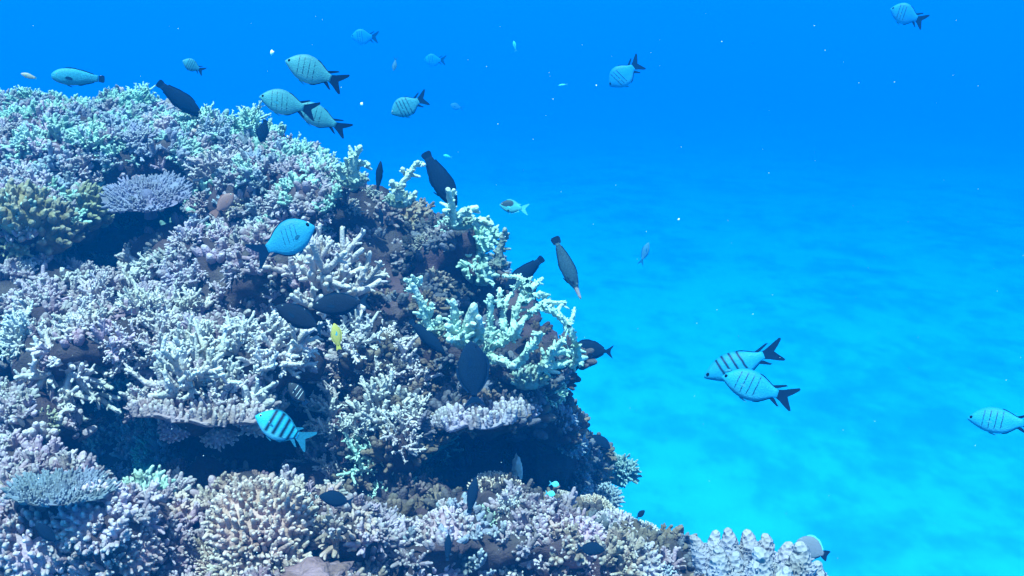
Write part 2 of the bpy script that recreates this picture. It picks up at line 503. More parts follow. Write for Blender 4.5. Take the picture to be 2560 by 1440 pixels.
cr_ = random.Random(5)
def colony(kind, px, py, rpx, col, label, group=None, d=None, tilt=.45, cat='coral', lean=(0, 0), seed=None, squash=1.0, lift=0.0):
    """one coral colony growing on the reef where the photo shows it"""
    rs = random.Random((px * 7 + py * 13) if seed is None else seed)
    p, nor, dist = ground_at(px, py + rpx * .35, d)
    nor = nor if nor.dot(ray(px, py)) < 0 else -nor
    axis = (UP * (1 - tilt) + nor * tilt + CR * lean[0] + UP * lean[1] - CF * .12).normalized()
    s = rpx * dist / FPX * 1.08
    loc = p - axis * s * .08 + axis * s * lift
    q = frame(axis, rs.uniform(0, 6.28))
    col = tuple(max(.03, c * rs.uniform(.93, 1.07)) for c in col)
    sc_ = (s * rs.uniform(.95, 1.08), s * rs.uniform(.95, 1.08), s * squash * rs.uniform(.95, 1.1))
    if kind in ('stag', 'dense'): sc_ = tuple(x * 1.18 for x in sc_)
    names = {'stag': 'staghorn_coral', 'dense': 'staghorn_coral', 'bush': 'bushy_coral', 'fine': 'bushy_coral', 'digit': 'finger_coral', 'knob': 'knobbly_coral', 'lump': 'lumpy_coral', 'table': 'table_coral'}
    if kind in ('stag', 'dense'):
        br, base = (STAGS if kind == 'stag' else STAGS_DENSE)[rs.randrange(4 if kind == 'stag' else 3)]
        root = empty(names[kind], loc)
        for m in br: obj('branch', m, root, col)
        obj('base', base, root, tuple(c * .8 for c in col))
    elif kind == 'table':
        root = empty(names[kind], loc); ms = TABLES[rs.randrange(2)]
        obj('plate', ms[0], root, col); obj('twig_carpet', ms[1], root, col); obj('stalk', ms[2], root, tuple(c * .7 for c in col))
    else:
        pool = {'bush': BUSH, 'fine': BUSHF, 'digit': DIGIT, 'knob': KNOB, 'lump': LUMP}[kind]
        root = obj(names[kind], pool[rs.randrange(len(pool))], None, col); root.location = loc
    root.rotation_mode = 'QUATERNION'; root.rotation_quaternion = q; root.scale = sc_
    tag(root, label, cat, group)
    return root
# ------------------------------------------------------------------ colonies the photo lets one tell apart
G_CREST, G_THICK, G_FRONT, G_RIGHT, G_FORE = 'corals along the reef crest', 'pale branching corals of the middle thicket', 'staghorn corals on the ledge front', 'corals on the shaded right wall', 'corals of the foreground'
def col_list(group, rows):
    for r in rows:
        kind, px, py, rp, c, label = r[:6]
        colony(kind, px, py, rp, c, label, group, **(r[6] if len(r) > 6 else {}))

col_list(G_CREST, [
 ('bush', 30, 285, 54, CYAN, 'pale green bushy coral at the far left end of the reef crest'),
 ('dense', 75, 240, 30, CYAN, 'small upright coral tuft right under the tiny orange fish'),
 ('bush', 135, 270, 56, CYAN, 'bushy crest coral under the head of the large pale parrotfish'),
 ('bush', 215, 262, 48, CYAN, 'bushy crest coral under the tail of the large pale parrotfish'),
 ('dense', 285, 252, 34, CYAN, 'peaked coral tuft just right of the parrotfish tail'),
 ('dense', 350, 262, 40, CYAN, 'bright green double tufted coral on the crest left of the diving dark wrasse', dict(lift=.35)),
 ('bush', 425, 292, 48, CYAN, 'coral tuft in the dip below the tail of the diving dark wrasse'),
 ('dense', 500, 300, 46, CYAN, 'spiky coral in front of the head of the diving dark wrasse'),
 ('dense', 545, 345, 52, GREY, 'shaded bushy coral at the step in the crest below the spiky one', dict(lift=.35)),
 ('dense', 622, 335, 52, CYAN, 'bright coral knoll below the second scissortail fish, beside the dark blue fish', dict(lift=.5)),
 ('bush', 690, 400, 52, GREY, 'bushy coral on the crest right below the dark blue fish'),
 ('dense', 745, 400, 52, CYAN, 'rounded crest coral between the coral knoll and the finger-topped coral'),
 ('dense', 815, 435, 56, CYAN, 'bushy coral just left of the finger-topped crest coral'),
 ('bush', 90, 345, 80, CYAN, 'wide fine-branched coral on the upper slope near the left border'),
 ('bush', 225, 335, 78, CYAN, 'wide fine-branched coral in the middle of the upper slope'),
 ('bush', 345, 335, 70, GREY, 'grey blue fine-branched coral above the lacy round table coral'),
 ('bush', 455, 365, 70, CYAN, 'fine-branched coral on the upper slope right of the lacy table coral, below the spiky one'),
 ('bush', 50, 430, 75, LILAC, 'lilac fine-branched coral on the upper slope at the left border'),
 ('bush', 185, 415, 75, LILAC, 'lilac fine-branched coral left of the lacy round table coral'),
 ('dense', 545, 425, 70, LILAC, 'lilac fine-branched coral right of the lacy round table coral'),
 ('bush', 625, 420, 62, CYAN, 'greenish fine coral under the bright coral knoll'),
 ('bush', 610, 490, 66, TAN, 'tan fine coral right of the reddish fish'),
 ('bush', 705, 485, 66, LILAC, 'lilac coral above the bright blue damselfish'),
 ('bush', 800, 515, 60, MAUVE, 'mauve coral above and right of the bright blue damselfish'),
 ('bush', 505, 500, 55, MAUVE, 'mauve coral beside the reddish fish, right of the dark hollow'),
 ('lump', 60, 510, 62, OLIVE, 'yellow brown lumpy coral at the left border under the lilac one', dict(squash=1.2)),
 ('lump', 130, 555, 62, BROWN, 'brown knobby coral with yellow tips left of the dark hollow', dict(squash=1.3)),
 ('lump', 215, 510, 52, OLIVE, 'yellow brown coral columns standing at the left rim of the dark hollow', dict(squash=1.5)),
 ('lump', 40, 590, 42, OLIVE, 'small yellow tipped coral low at the left border'),
])
t = colony('table', 368, 452, 96, (.17, .18, .27), 'round lacy blue grey table coral overhanging the dark hollow', tilt=.12, d=3.02, lean=(0, 0), squash=1.0)
t.rotation_quaternion = frame((UP * .93 - CF * .3).normalized(), .6)

col_list(G_THICK, [
 ('bush', 50, 665, 58, PALE, 'pale bushy coral at the left border below the yellow tipped coral'),
 ('bush', 215, 668, 46, PALE, 'pale tufted coral jutting into the lower left of the dark hollow'),
 ('bush', 300, 715, 50, LILAC, 'lilac bushy coral under the middle of the dark hollow'),
 ('dense', 395, 648, 48, PALE, 'tall pale coral at the right rim of the dark hollow'),
 ('bush', 465, 590, 62, LILAC, 'lilac knobby coral between the dark hollow and the reddish fish'),
 ('bush', 560, 585, 66, MAUVE, 'mauve knobby coral left of the bright blue damselfish tail'),
 ('dense', 480, 680, 70, LILAC, 'broad lilac coral at the centre of the middle thicket'),
 ('bush', 600, 660, 60, LILAC, 'lilac coral directly below the bright blue damselfish tail'),
 ('bush', 110, 735, 68, LILAC, 'lilac bushy coral above the big left staghorn'),
 ('dense', 235, 755, 66, PALE, 'pale bushy coral upper right of the big left staghorn'),
 ('dense', 350, 770, 64, PALE, 'pale bushy coral at the top centre of the ledge staghorns'),
 ('bush', 30, 755, 55, LILAC, 'lilac coral at the left border above the dark gap'),
 ('dense', 470, 775, 62, PALE, 'pale bushy coral above the large front staghorn'),
 ('bush', 575, 755, 58, LILAC, 'lilac coral left of the pale fan of branches, above the front staghorn'),
 ('lump', 655, 755, 42, LILAC, 'stout lilac coral column left of the two dark surgeonfish'),
])
col_list(G_FRONT, [
 ('stag', 165, 895, 112, PALE, 'large pale staghorn spreading over the dark gap at the left', dict(tilt=.55)),
 ('stag', 285, 860, 60, PALE, 'small pale staghorn beside the large left one', dict(tilt=.5)),
 ('stag', 375, 820, 70, PALE, 'pale staghorn behind and between the left and front staghorns', dict(tilt=.5)),
 ('stag', 475, 935, 112, PALE, 'large pale front staghorn at the left half of the ledge', dict(tilt=.55)),
 ('stag', 590, 925, 96, PALE, 'pale front staghorn at the right half of the ledge', dict(tilt=.55)),
 ('dense', 690, 860, 96, PALE, 'dense pale staghorn below the two dark surgeonfish', dict(tilt=.5)),
 ('stag', 290, 975, 46, PALE, 'little staghorn sprig hanging at the left end of the ledge', dict(tilt=.6)),
 ('lump', 370, 905, 42, LILAC, 'lilac lumpy coral between the left and front staghorns'),
 ('lump', 350, 1022, 44, LILAC, 'pinkish lumpy coral at the left tip of the ledge lip'),
 ('knob', 445, 1042, 46, MAUVE, 'pinkish knobbly crust on the ledge lip, left of centre', dict(squash=.7)),
 ('knob', 545, 1048, 52, LILAC, 'lilac knobbly crust on the ledge lip, centre', dict(squash=.7)),
 ('knob', 640, 1015, 56, LILAC, 'pinkish lilac crust on the ledge above the boldly striped fish', dict(squash=.7)),
 ('stag', 815, 690, 122, PALE, 'pale fan of staghorn branches right of the bright blue damselfish', dict(tilt=.35, lean=(.1, .2), squash=1.1)),
 ('dense', 890, 845, 74, PALE, 'pale staghorn directly right of the yellow fish', dict(tilt=.4)),
 ('stag', 1000, 920, 76, PALE, 'upright pale staghorn in front of the dark oval fish', dict(tilt=.3, lean=(0, .2))),
 ('stag', 875, 935, 74, PALE, 'pale staghorn below the yellow fish and the one right of it', dict(tilt=.4)),
 ('stag', 960, 1010, 92, PALE, 'wide pale staghorn in the middle of the central cluster', dict(tilt=.5)),
 ('stag', 840, 1025, 70, PALE, 'pale staghorn right of the striped dark fish in the hole', dict(tilt=.5)),
 ('stag', 1040, 1030, 58, PALE, 'pale staghorn at the right edge of the central cluster', dict(tilt=.4)),
 ('stag', 810, 1110, 62, PALE, 'mauve shaded staghorn behind the tail of the boldly striped fish', dict(tilt=.6)),
 ('dense', 925, 1135, 74, CYAN, 'stout pale green antler coral low in the central cluster', dict(tilt=.35, lean=(0, .25), squash=1.2)),
 ('stag', 830, 1170, 52, PALE, 'small staghorn lowest in the central cluster, over the dark hollow', dict(tilt=.6)),
 ('stag', 1060, 1130, 62, CYAN, 'green tinted staghorn pointing right over the dark cave', dict(tilt=.4, lean=(.4, 0))),
])
col_list(G_FRONT, [
 ('stag', 60, 835, 66, PALE, 'pale staghorn at the left border, left of the large left staghorn', dict(tilt=.5)),
 ('dense', 215, 815, 62, PALE, 'pale staghorn between the large left staghorn and the lilac bushy coral above it', dict(tilt=.4)),
 ('dense', 320, 850, 56, PALE, 'small dense staghorn just right of the small one beside the large left staghorn', dict(tilt=.4)),
 ('stag', 415, 865, 72, PALE, 'pale staghorn at the upper left shoulder of the large front staghorn', dict(tilt=.45)),
 ('stag', 520, 855, 76, PALE, 'pale staghorn directly above the middle of the large front staghorn', dict(tilt=.45)),
 ('dense', 610, 840, 66, PALE, 'dense staghorn left of the one below the two dark surgeonfish', dict(tilt=.45)),
 ('stag', 545, 985, 60, PALE, 'low staghorn spilling over the middle of the ledge lip', dict(tilt=.55)),
 ('stag', 405, 990, 50, PALE, 'low staghorn spilling over the left part of the ledge lip', dict(tilt=.55)),
 ('stag', 945, 925, 60, PALE, 'pale staghorn between the upright one and the one below the yellow fish', dict(tilt=.4)),
 ('dense', 900, 1075, 58, PALE, 'dense staghorn just above the stout pale green antler coral', dict(tilt=.4)),
 ('stag', 1000, 1085, 60, PALE, 'staghorn under the wide one in the middle of the central cluster', dict(tilt=.5)),
 ('stag', 975, 850, 52, PALE, 'small staghorn at the top right of the central cluster, by the slim slanting fish', dict(tilt=.35)),
])
col_list(G_RIGHT, [
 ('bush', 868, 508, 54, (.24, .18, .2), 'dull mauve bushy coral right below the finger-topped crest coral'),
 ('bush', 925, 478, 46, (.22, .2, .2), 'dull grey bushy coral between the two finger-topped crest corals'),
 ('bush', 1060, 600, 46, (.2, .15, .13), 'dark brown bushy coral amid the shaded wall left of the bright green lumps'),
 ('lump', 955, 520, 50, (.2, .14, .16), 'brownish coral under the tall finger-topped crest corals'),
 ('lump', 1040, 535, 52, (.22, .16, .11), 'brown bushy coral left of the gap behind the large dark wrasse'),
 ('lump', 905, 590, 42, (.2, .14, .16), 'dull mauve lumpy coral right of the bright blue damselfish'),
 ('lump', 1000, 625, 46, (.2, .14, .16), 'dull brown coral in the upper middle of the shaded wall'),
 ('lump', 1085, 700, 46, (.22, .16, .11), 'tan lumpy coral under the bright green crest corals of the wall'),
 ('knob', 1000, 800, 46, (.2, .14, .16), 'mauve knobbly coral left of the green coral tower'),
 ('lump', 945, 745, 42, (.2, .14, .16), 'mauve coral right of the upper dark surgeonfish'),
 ('lump', 1140, 555, 44, CYAN, 'bright green coral knob in front of the large dark wrasse'),
 ('lump', 1205, 575, 46, CYAN, 'bright green coral lump on the wall edge below the bicolour fish'),
 ('lump', 1195, 655, 50, CYAN, 'bright green coral lump on the wall edge under the notch'),
 ('lump', 1240, 655, 34, GREY, 'dark upright coral stub at the outer wall edge'),
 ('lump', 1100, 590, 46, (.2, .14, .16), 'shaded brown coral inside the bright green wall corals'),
 ('knob', 1100, 945, 54, LILAC, 'lilac knobbly coral between the staghorns and the dark oval fish'),
 ('knob', 1290, 985, 62, LILAC, 'lilac crusted coral beneath the big green antler coral'),
 ('knob', 1370, 955, 46, CYAN, 'green knobbly coral at the right underside of the antler coral'),
 ('lump', 1400, 1035, 42, GREY, 'grey green lumpy coral at the outer edge below the antler coral'),
 ('knob', 1425, 1085, 44, GREY, 'blue grey knobbly coral above the small dark fish at the edge'),
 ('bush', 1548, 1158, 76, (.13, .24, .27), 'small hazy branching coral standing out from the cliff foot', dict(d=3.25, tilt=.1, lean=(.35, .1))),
 ('knob', 1440, 1190, 46, GREY, 'blue grey coral on the cliff foot left of the hazy branching coral'),
 ('knob', 1510, 1235, 42, GREY, 'hazy grey coral under the branching coral at the cliff foot', dict(d=3.1)),
])
col_list(G_FORE, [
 ('knob', 95, 1050, 52, OLIVE, 'green brown knobby coral at the left below the dark gap'),
 ('knob', 230, 1090, 50, TAN, 'tan crusty coral above the pale blue foreground table coral'),
 ('fine', 40, 1210, 66, BEIGE, 'beige finger coral at the left border under the pale table coral'),
 ('bush', 378, 1130, 62, CYAN, 'pale green branching coral rising at the left of the lower cave', dict(tilt=.2, squash=1.25)),
 ('lump', 365, 1225, 58, CYAN, 'stout pale green coral trunk under the branching one beside the lower cave', dict(squash=1.3)),
 ('knob', 230, 1255, 84, LILAC, 'lilac knobbly coral below the pale blue table coral'),
 ('knob', 95, 1320, 92, LILAC, 'lilac grey knobbly coral at the lower left'),
 ('digit', 50, 1410, 84, BEIGE, 'beige finger coral in the lower left corner'),
 ('knob', 190, 1405, 72, LILAC, 'pinkish knobbly coral on the bottom border at the left'),
 ('knob', 330, 1345, 74, MAUVE, 'mauve knobbly coral right of the dark blue fish at the lower left'),
 ('lump', 445, 1270, 56, TAN, 'brown lumpy coral at the foot of the lower cave'),
 ('knob', 430, 1375, 66, MAUVE, 'dull mauve crust left of the big finger coral'),
 ('digit', 650, 1260, 122, BEIGE, 'big beige finger coral mound in front of the lower cave', dict(tilt=.5)),
 ('digit', 650, 1375, 112, BEIGE, 'big beige finger coral mound on the bottom border', dict(tilt=.5)),
 ('digit', 560, 1365, 72, BEIGE, 'beige finger coral at the left side of the two big mounds'),
 ('digit', 755, 1265, 62, GREY, 'grey finger coral between the big beige mound and the dark hole'),
 ('lump', 890, 1310, 54, TAN, 'brown crust coral under the dark hole in the foreground'),
 ('bush', 960, 1225, 62, CYAN, 'pale green branching coral below the central cluster, beside the cave', dict(tilt=.3)),
 ('bush', 1035, 1215, 52, CYAN, 'pale green coral tuft at the left mouth of the right cave', dict(tilt=.3)),
 ('knob', 900, 1400, 66, LILAC, 'pinkish lilac crusty coral on the bottom border, middle'),
 ('knob', 985, 1375, 60, TAN, 'tan knobby coral right of the pinkish crusty one at the bottom'),
 ('knob', 1110, 1305, 72, LILAC, 'lilac knobbly table in front of the dark upright fish'),
 ('knob', 1090, 1405, 70, LILAC, 'lilac knobbly coral on the bottom border below the knobbly table'),
 ('digit', 1240, 1205, 66, BEIGE, 'tan finger coral at the foot of the right cave'),
 ('fine', 1215, 1290, 70, CYAN, 'pale green fine coral below the tan finger coral'),
 ('bush', 1275, 1260, 58, PALE, 'tall pale coral column right of the tan finger coral', dict(tilt=.1, squash=1.5)),
 ('knob', 1330, 1320, 84, LILAC, 'lilac knobbly coral in the middle of the right foreground'),
 ('knob', 1440, 1330, 76, LILAC, 'lilac knobbly coral directly above the round dark fish'),
 ('digit', 1400, 1245, 48, BEIGE, 'small beige finger coral by the two tiny cyan fish'),
 ('digit', 1480, 1262, 56, BEIGE, 'beige finger coral along the top right rim of the foreground'),
 ('knob', 1535, 1305, 66, LILAC, 'pale lilac knobbly coral on the right rim of the foreground'),
 ('digit', 1612, 1325, 48, PALE, 'small pale finger coral sticking out over the sand at the right rim'),
 ('knob', 1590, 1390, 62, LILAC, 'lilac knobbly coral below the small pale finger coral'),
 ('knob', 1250, 1400, 74, PALE, 'pale knobbly coral on the bottom border, right of centre'),
 ('digit', 1400, 1415, 74, LILAC, 'lilac finger coral on the bottom border under the round dark fish'),
 ('digit', 1520, 1410, 62, LILAC, 'lilac finger coral on the bottom border next to the right rim'),
 ('knob', 1655, 1425, 46, GREY, 'grey blue knobbly coral in the corner left of the thick knobs'),
])
t = colony('table', 152, 1185, 108, (.13, .18, .25), 'pale blue table coral with fine twigs at the lower left', d=2.08, tilt=.1)
t.rotation_quaternion = frame((UP * .99 + CF * .10 + CR * .08).normalized(), 2.1)

# corals whose single branches the photo shows one by one
def px_branch(root, name, mat, pts, r0, r1, d0, d1, seed, warts=1.0, col=CYAN, parts=True):
    rng = np.random.default_rng(seed)
    n = len(pts); w = [P(x, y, d0 + (d1 - d0) * k / max(1, n - 1)) for k, (x, y) in enumerate(pts)]
    mb = MB(); k = (d0 + d1) / 2 / FPX
    o0 = np.array(root.location[:])
    warty(mb, [np.array(p[:]) - o0 for p in w], r0 * k * .9, r1 * k * .85, rng, warts)
    return obj(name, mb.mesh(name, mat), root, col)

def antler(name, label, cat, rows, base, rbase, d, col, mat=M_ROUGH, group=None):
    root = empty(name, P(base[0], base[1], d))
    for i, (pts, r0, r1, dd) in enumerate(rows):
        px_branch(root, 'branch', mat, pts, r0, r1, d - .06, d - .06 + dd, 900 + i + base[0], 1.0, col)
    if rbase:
        mb = fingers(base[0], n=46, flat=.5, l=.25, r=.1, cap=.0, side=1.0, upw=.5)
        b = obj('base', mb.mesh('base', mat), root, tuple(c * .55 for c in col)); s = rbase * d / FPX; b.scale = (s, s, s)
    return tag(root, label, cat, group)

antler('antler_coral', 'big pale green antler coral with thick warty branches beside the open water', 'coral', [
 ([(1222,905),(1224,870),(1225,804),(1227,766),(1224,740)],12,8,-.06), ([(1205,880),(1247,858),(1284,840),(1301,812)],11,7,-.12),
 ([(1206,880),(1244,901),(1284,915)],11,8,-.16), ([(1286,916),(1315,882),(1343,854),(1351,833)],12,7,-.1),
 ([(1346,930),(1370,898),(1391,865),(1411,848)],12,7,-.06), ([(1288,830),(1284,800),(1296,760),(1306,727)],12,7,.02),
 ([(1277,850),(1303,809),(1325,783),(1352,767)],11,8,.03), ([(1325,783),(1358,755),(1411,760)],9,6,.05),
 ([(1312,760),(1318,725),(1316,702)],11,8,.08), ([(1318,704),(1295,692),(1259,690)],7,5,.05), ([(1320,725),(1338,712),(1355,697)],10,6,.05),
 ([(1356,770),(1384,778),(1408,800),(1428,830),(1440,862)],11,9,.08), ([(1440,862),(1446,890),(1430,915)],12,9,.06), ([(1422,815),(1432,792),(1437,770)],7,5,.04),
 ([(1375,880),(1402,880),(1440,880)],11,8,.08), ([(1262,850),(1256,800),(1262,755),(1280,735)],10,7,.06), ([(1250,770),(1248,740),(1249,722)],8,6,.04),
 ([(1350,930),(1385,915),(1420,905),(1455,908)],12,7,.1), ([(1300,700),(1292,715),(1285,722)],7,5,.05), ([(1330,740),(1352,735),(1368,738)],9,7,.04),
], (1320, 950), 58, 2.56, (.40, .60, .53))
antler('antler_coral', 'pale green coral tower with a branched top left of the antler coral', 'coral', [
 ([(1075,825),(1066,795),(1056,762),(1042,732),(1032,712)],18,9,-.05), ([(1034,715),(1020,706),(1013,700)],8,6,-.03), ([(1036,712),(1036,698),(1030,690)],8,6,-.03), ([(1036,716),(1050,706),(1052,694)],8,6,-.03),
 ([(1040,726),(1026,728),(1018,722)],7,5,-.03), ([(1064,790),(1078,778),(1078,760)],9,6,-.03), ([(1074,815),(1095,806),(1098,795)],12,10,-.02)], (1078, 828), 42, 2.5, (.42, .60, .52))
antler('antler_coral', 'lumpy pale green coral mound with two blunt horns above the dark oval fish', 'coral', [
 ([(1140,815),(1137,785),(1133,752)],11,8,-.04), ([(1172,830),(1182,795),(1184,768)],24,14,-.05), ([(1195,840),(1200,815),(1196,795)],14,9,-.05), ([(1150,830),(1130,825),(1118,815)],12,9,-.05), ([(1165,850),(1150,845),(1122,850)],14,9,-.07)], (1168, 850), 54, 2.44, (.42, .62, .54))
antler('antler_coral', 'tall finger-topped green coral on the crest between the two dark fish', 'coral', [
 ([(885,450),(880,415),(890,385),(900,368)],15,7,-.05), ([(882,420),(868,408),(864,398)],9,6,-.03), ([(885,410),(905,405),(922,412)],10,7,-.03), ([(860,445),(852,425),(846,415)],9,7,-.03)], (880, 455), 40, 2.98, (.44, .60, .5))
antler('antler_coral', 'slender green coral finger reaching up beside the tail of the large dark wrasse', 'coral', [
 ([(998,500),(1000,470),(1015,445),(1038,415),(1045,405)],13,7,-.05), ([(1040,412),(1052,408),(1060,412)],6,5,-.03), ([(1018,440),(1008,430),(1006,422)],7,5,-.03), ([(1000,475),(985,465),(980,455)],11,8,-.03), ([(1010,505),(1030,495),(1040,480)],10,7,-.03)], (1000, 505), 40, 2.86, (.44, .60, .5))
antler('antler_coral', 'bright green coral horn rising in front of the large dark wrasse', 'coral', [
 ([(1140,560),(1130,520),(1126,495),(1120,475)],13,8,-.05), ([(1128,500),(1132,485),(1134,476)],7,5,-.03), ([(1135,530),(1118,525),(1112,528)],9,7,-.03), ([(1145,540),(1165,525),(1190,520)],12,10,-.04), ([(1190,560),(1212,548),(1228,560)],13,10,-.03)], (1150, 560), 42, 2.8, (.46, .66, .56))
antler('antler_coral', 'thin dark coral stub sticking up at the outer edge of the wall', 'coral', [
 ([(1245,660),(1250,625),(1260,590),(1262,575)],12,7,-.03), ([(1256,605),(1266,594),(1271,585)],7,5,-.02)], (1245, 665), 26, 2.9, (.2, .24, .22))

# thick knobs at the bottom right
def thick_knobs():
    d = 1.72
    root = empty('knob_coral', P(1870, 1500, d))
    rows = [((1735,1347),(1768,1425),24,.06),((1790,1337),(1776,1420),26,.10),((1822,1332),(1826,1430),30,.04),((1871,1337),(1874,1430),31,.05),((1915,1343),(1912,1430),26,.08),
            ((1968,1369),(1966,1440),32,.04),((2003,1374),(2000,1470),34,-.03),((1795,1377),(1802,1470),28,-.06),((1838,1388),(1842,1470),26,-.05),((1900,1385),(1908,1480),34,-.09),((2043,1416),(2040,1490),26,.0),
            ((1935,1420),(1940,1490),28,-.07),((1965,1430),(1968,1500),30,-.1)]
    o0 = np.array(root.location[:])
    for i, (a, b, r, dd) in enumerate(rows):
        rng = np.random.default_rng(300 + i); k = d / FPX
        A, B = np.array(P(*a, d + dd)[:]), np.array(P(*b, d + dd + .02)[:])
        n = 12; s = np.linspace(0, 1, n)
        pts = B + (A - B) * s[:, None] + rng.standard_normal((n, 3)) * r * k * .06
        rad = r * k * (1.15 - .7 * s ** 1.9) * (1 + .05 * rng.standard_normal(n))
        mb = MB(); mb.add(*tube(pts - o0, rad, 16, .2, 1.0, rng, .045))
        for w in range(90):
            j = rng.integers(0, int(n * .8)); td = unit(A - B); sd = perp(td, rng); rr = rad[j]; q = pts[j] + sd * rr * .92 - o0
            nd = unit(sd + td * .5); l = rr * rng.uniform(.12, .24); ww = rr * rng.uniform(.08, .14)
            mb.add(*tube([q, q + nd * l * .6, q + nd * l], [ww, ww * .9, ww * .6], 5, .2 + .5 * s[j], .55 + .45 * s[j]))
        obj('knob', mb.mesh('knob', M_KNOB), root, (.25, .25, .33))
    mb = MB(); v, t = ico(3); mb.add(v * np.array([.12, .07, .06]) - [0, -.05, .05], None, t); obj('base', mb.mesh('base', M_ROUGH), root, (.25, .24, .3))
    tag(root, 'pale coral of thick conical knobs standing alone at the bottom border over the sand', 'coral')
thick_knobs()

# smooth pinkish encrusting coral at the bottom, pale blade in the cave
def crust(px, py, rx, ry, rd, d, col, label, name='encrusting_coral', seed=1, rough=.16):
    v, t = ico(4); s = d / FPX
    h = np.array([1 + rough * noise.noise(Vector(p) * 2.5 + Vector((seed, 0, 0))) + rough * .5 * noise.noise(Vector(p) * 7) for p in v])
    B = np.array([CR[:], CF[:], CU[:]])
    mb = MB(); mb.add((v * h[:, None] * np.array([rx * s, rd, ry * s])) @ B, None, t, tip=np.full(len(v), .15))
    o = obj(name, mb.mesh(name, M_ROUGH), None, col); o.location = P(px, py, d + rd * .5)
    return tag(o, label, 'coral')
crust(800, 1462, 84, 44, .09, 1.9, (.25, .15, .17), 'smooth pinkish encrusting coral on the bottom border right of the big finger mounds', seed=3, rough=.5)
crust(1292, 1180, 13, 40, .02, 2.6, (.55, .58, .58), 'smooth pale coral blade standing in the right cave behind the tan finger coral', seed=9, rough=.25)

def ledge(px, py, rx, ry, rd, d, col, label, seed):
    # thick encrusting plate with a knobbly rim, jutting out of the reef
    rng = np.random.default_rng(seed); s = d / FPX
    root = empty('plate_coral', P(px, py, d + rd * .6))
    v, t = ico(4)
    w = v.copy(); a = np.arctan2(v[:, 1], v[:, 0])
    h = np.array([1 + .45 * noise.noise(Vector((math.cos(x) * 2.2, math.sin(x) * 2.2, seed))) for x in a])
    w = w * np.array([rx * s, rd, ry * s]); w[:, :2] *= h[:, None]
    w[:, 2] += np.array([noise.noise(Vector((p[0] * 22, p[1] * 22, seed))) * ry * s * 1.1 for p in w])
    mb = MB(); mb.add(w, None, t, tip=np.full(len(v), .25)); obj('plate', mb.mesh('plate', M_ROUGH), root, col)
    mb = MB()
    for k in range(330):
        x = rng.uniform(0, 6.283); q = math.sqrt(rng.uniform(.12, 1)); hh = 1 + .45 * noise.noise(Vector((math.cos(x) * 2.2, math.sin(x) * 2.2, seed)))
        c = np.array([math.cos(x) * q * rx * s * hh, math.sin(x) * q * rd * hh, ry * s * math.sqrt(max(0, 1 - q * q)) * (1 if rng.uniform() < .8 else -.2)])
        nd = unit(np.array([c[0] * .5, c[1] * .5, .05]) / .05 * .25 + np.array([0, 0, 1]) + rng.standard_normal(3) * .3); r = rng.uniform(.002, .0065); l = r * rng.uniform(1.5, 4)
        mb.add(*tube([c - nd * r, c + nd * l * .6, c + nd * l], [r, r, r * .8], 6, .2, .9))
    obj('knob_crust', mb.mesh('knob_crust', M_CORAL), root, col)
    root.rotation_euler = (R(-6), R(5 if seed == 7 else -7), 0)
    tag(root, label, 'coral', 'plate corals forming ledges')
ledge(1205, 1046, 120, 15, .06, 2.28, (.30, .25, .32), 'lilac plate coral jutting out as a ledge over the right cave', 4)
ledge(500, 1038, 170, 12, .05, 2.24, (.31, .22, .25), 'pinkish plate coral forming the long ledge lip over the lower cave', 7)

# ------------------------------------------------------------------ uncountable growth between the colonies
def unit_arrays(mb): return mb.arrays()
def twig_cluster(seed, n=6, r=.13, l=.9):
    rng = np.random.default_rng(seed); mb = MB()
    for p in dome_points(n, .25, rng, .4):
        ll = l * rng.uniform(.6, 1.1); rr = r * rng.uniform(.8, 1.2); d = unit(p + np.array([0, 0, .4]))
        mb.add(*tube([d * .02, d * ll * .55, d * ll], [rr, rr * .95, rr * .7], 5, 0, 1.0))
        for j in range(rng.integers(1, 4)):
            q = d * ll * rng.uniform(.4, .9); sd = unit(d + perp(d, rng))
            mb.add(*tube([q, q + sd * rr * 1.1, q + sd * rr * 1.9], [rr * .72, rr * .66, rr * .45], 5, .4, 1.0))
    return mb.arrays()
def knob_cluster(seed, n=9):
    rng = np.random.default_rng(seed); mb = MB()
    for k in range(n):
        a = rng.uniform(0, 6.28); s = math.sqrt(rng.uniform(0, 1)) * .8; b = np.array([s * math.cos(a), s * math.sin(a), -.1])
        d = unit(np.array([b[0] * .8, b[1] * .8, .8])); rr = rng.uniform(.15, .3); ll = rng.uniform(.3, .8)
        mb.add(*tube([b, b + d * ll * .6, b + d * ll], [rr, rr * 1.05, rr * .8], 6, 0, .9))
    return mb.arrays()
TW = [twig_cluster(500 + s) for s in range(10)]
KN = [knob_cluster(520 + s) for s in range(8)]
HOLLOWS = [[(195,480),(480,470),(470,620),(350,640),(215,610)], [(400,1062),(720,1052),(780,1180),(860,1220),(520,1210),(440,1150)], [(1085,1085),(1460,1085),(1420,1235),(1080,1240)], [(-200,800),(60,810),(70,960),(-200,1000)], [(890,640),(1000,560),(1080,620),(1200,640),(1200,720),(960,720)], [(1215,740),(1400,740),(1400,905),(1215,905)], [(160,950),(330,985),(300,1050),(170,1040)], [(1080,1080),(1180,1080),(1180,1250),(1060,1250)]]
STAGFIELD = [[(50,780),(780,780),(780,1010),(50,970)], [(770,830),(1110,850),(1110,1210),(760,1210)], [(690,600),(920,600),(920,750),(690,750)]]
def inside(poly, x, y):
    c = False; n = len(poly)
    for i in range(n):
        (x1, y1), (x2, y2) = poly[i], poly[(i + 1) % n]
        if (y1 > y) != (y2 > y) and x < (x2 - x1) * (y - y1) / (y2 - y1) + x1: c = not c
    return c

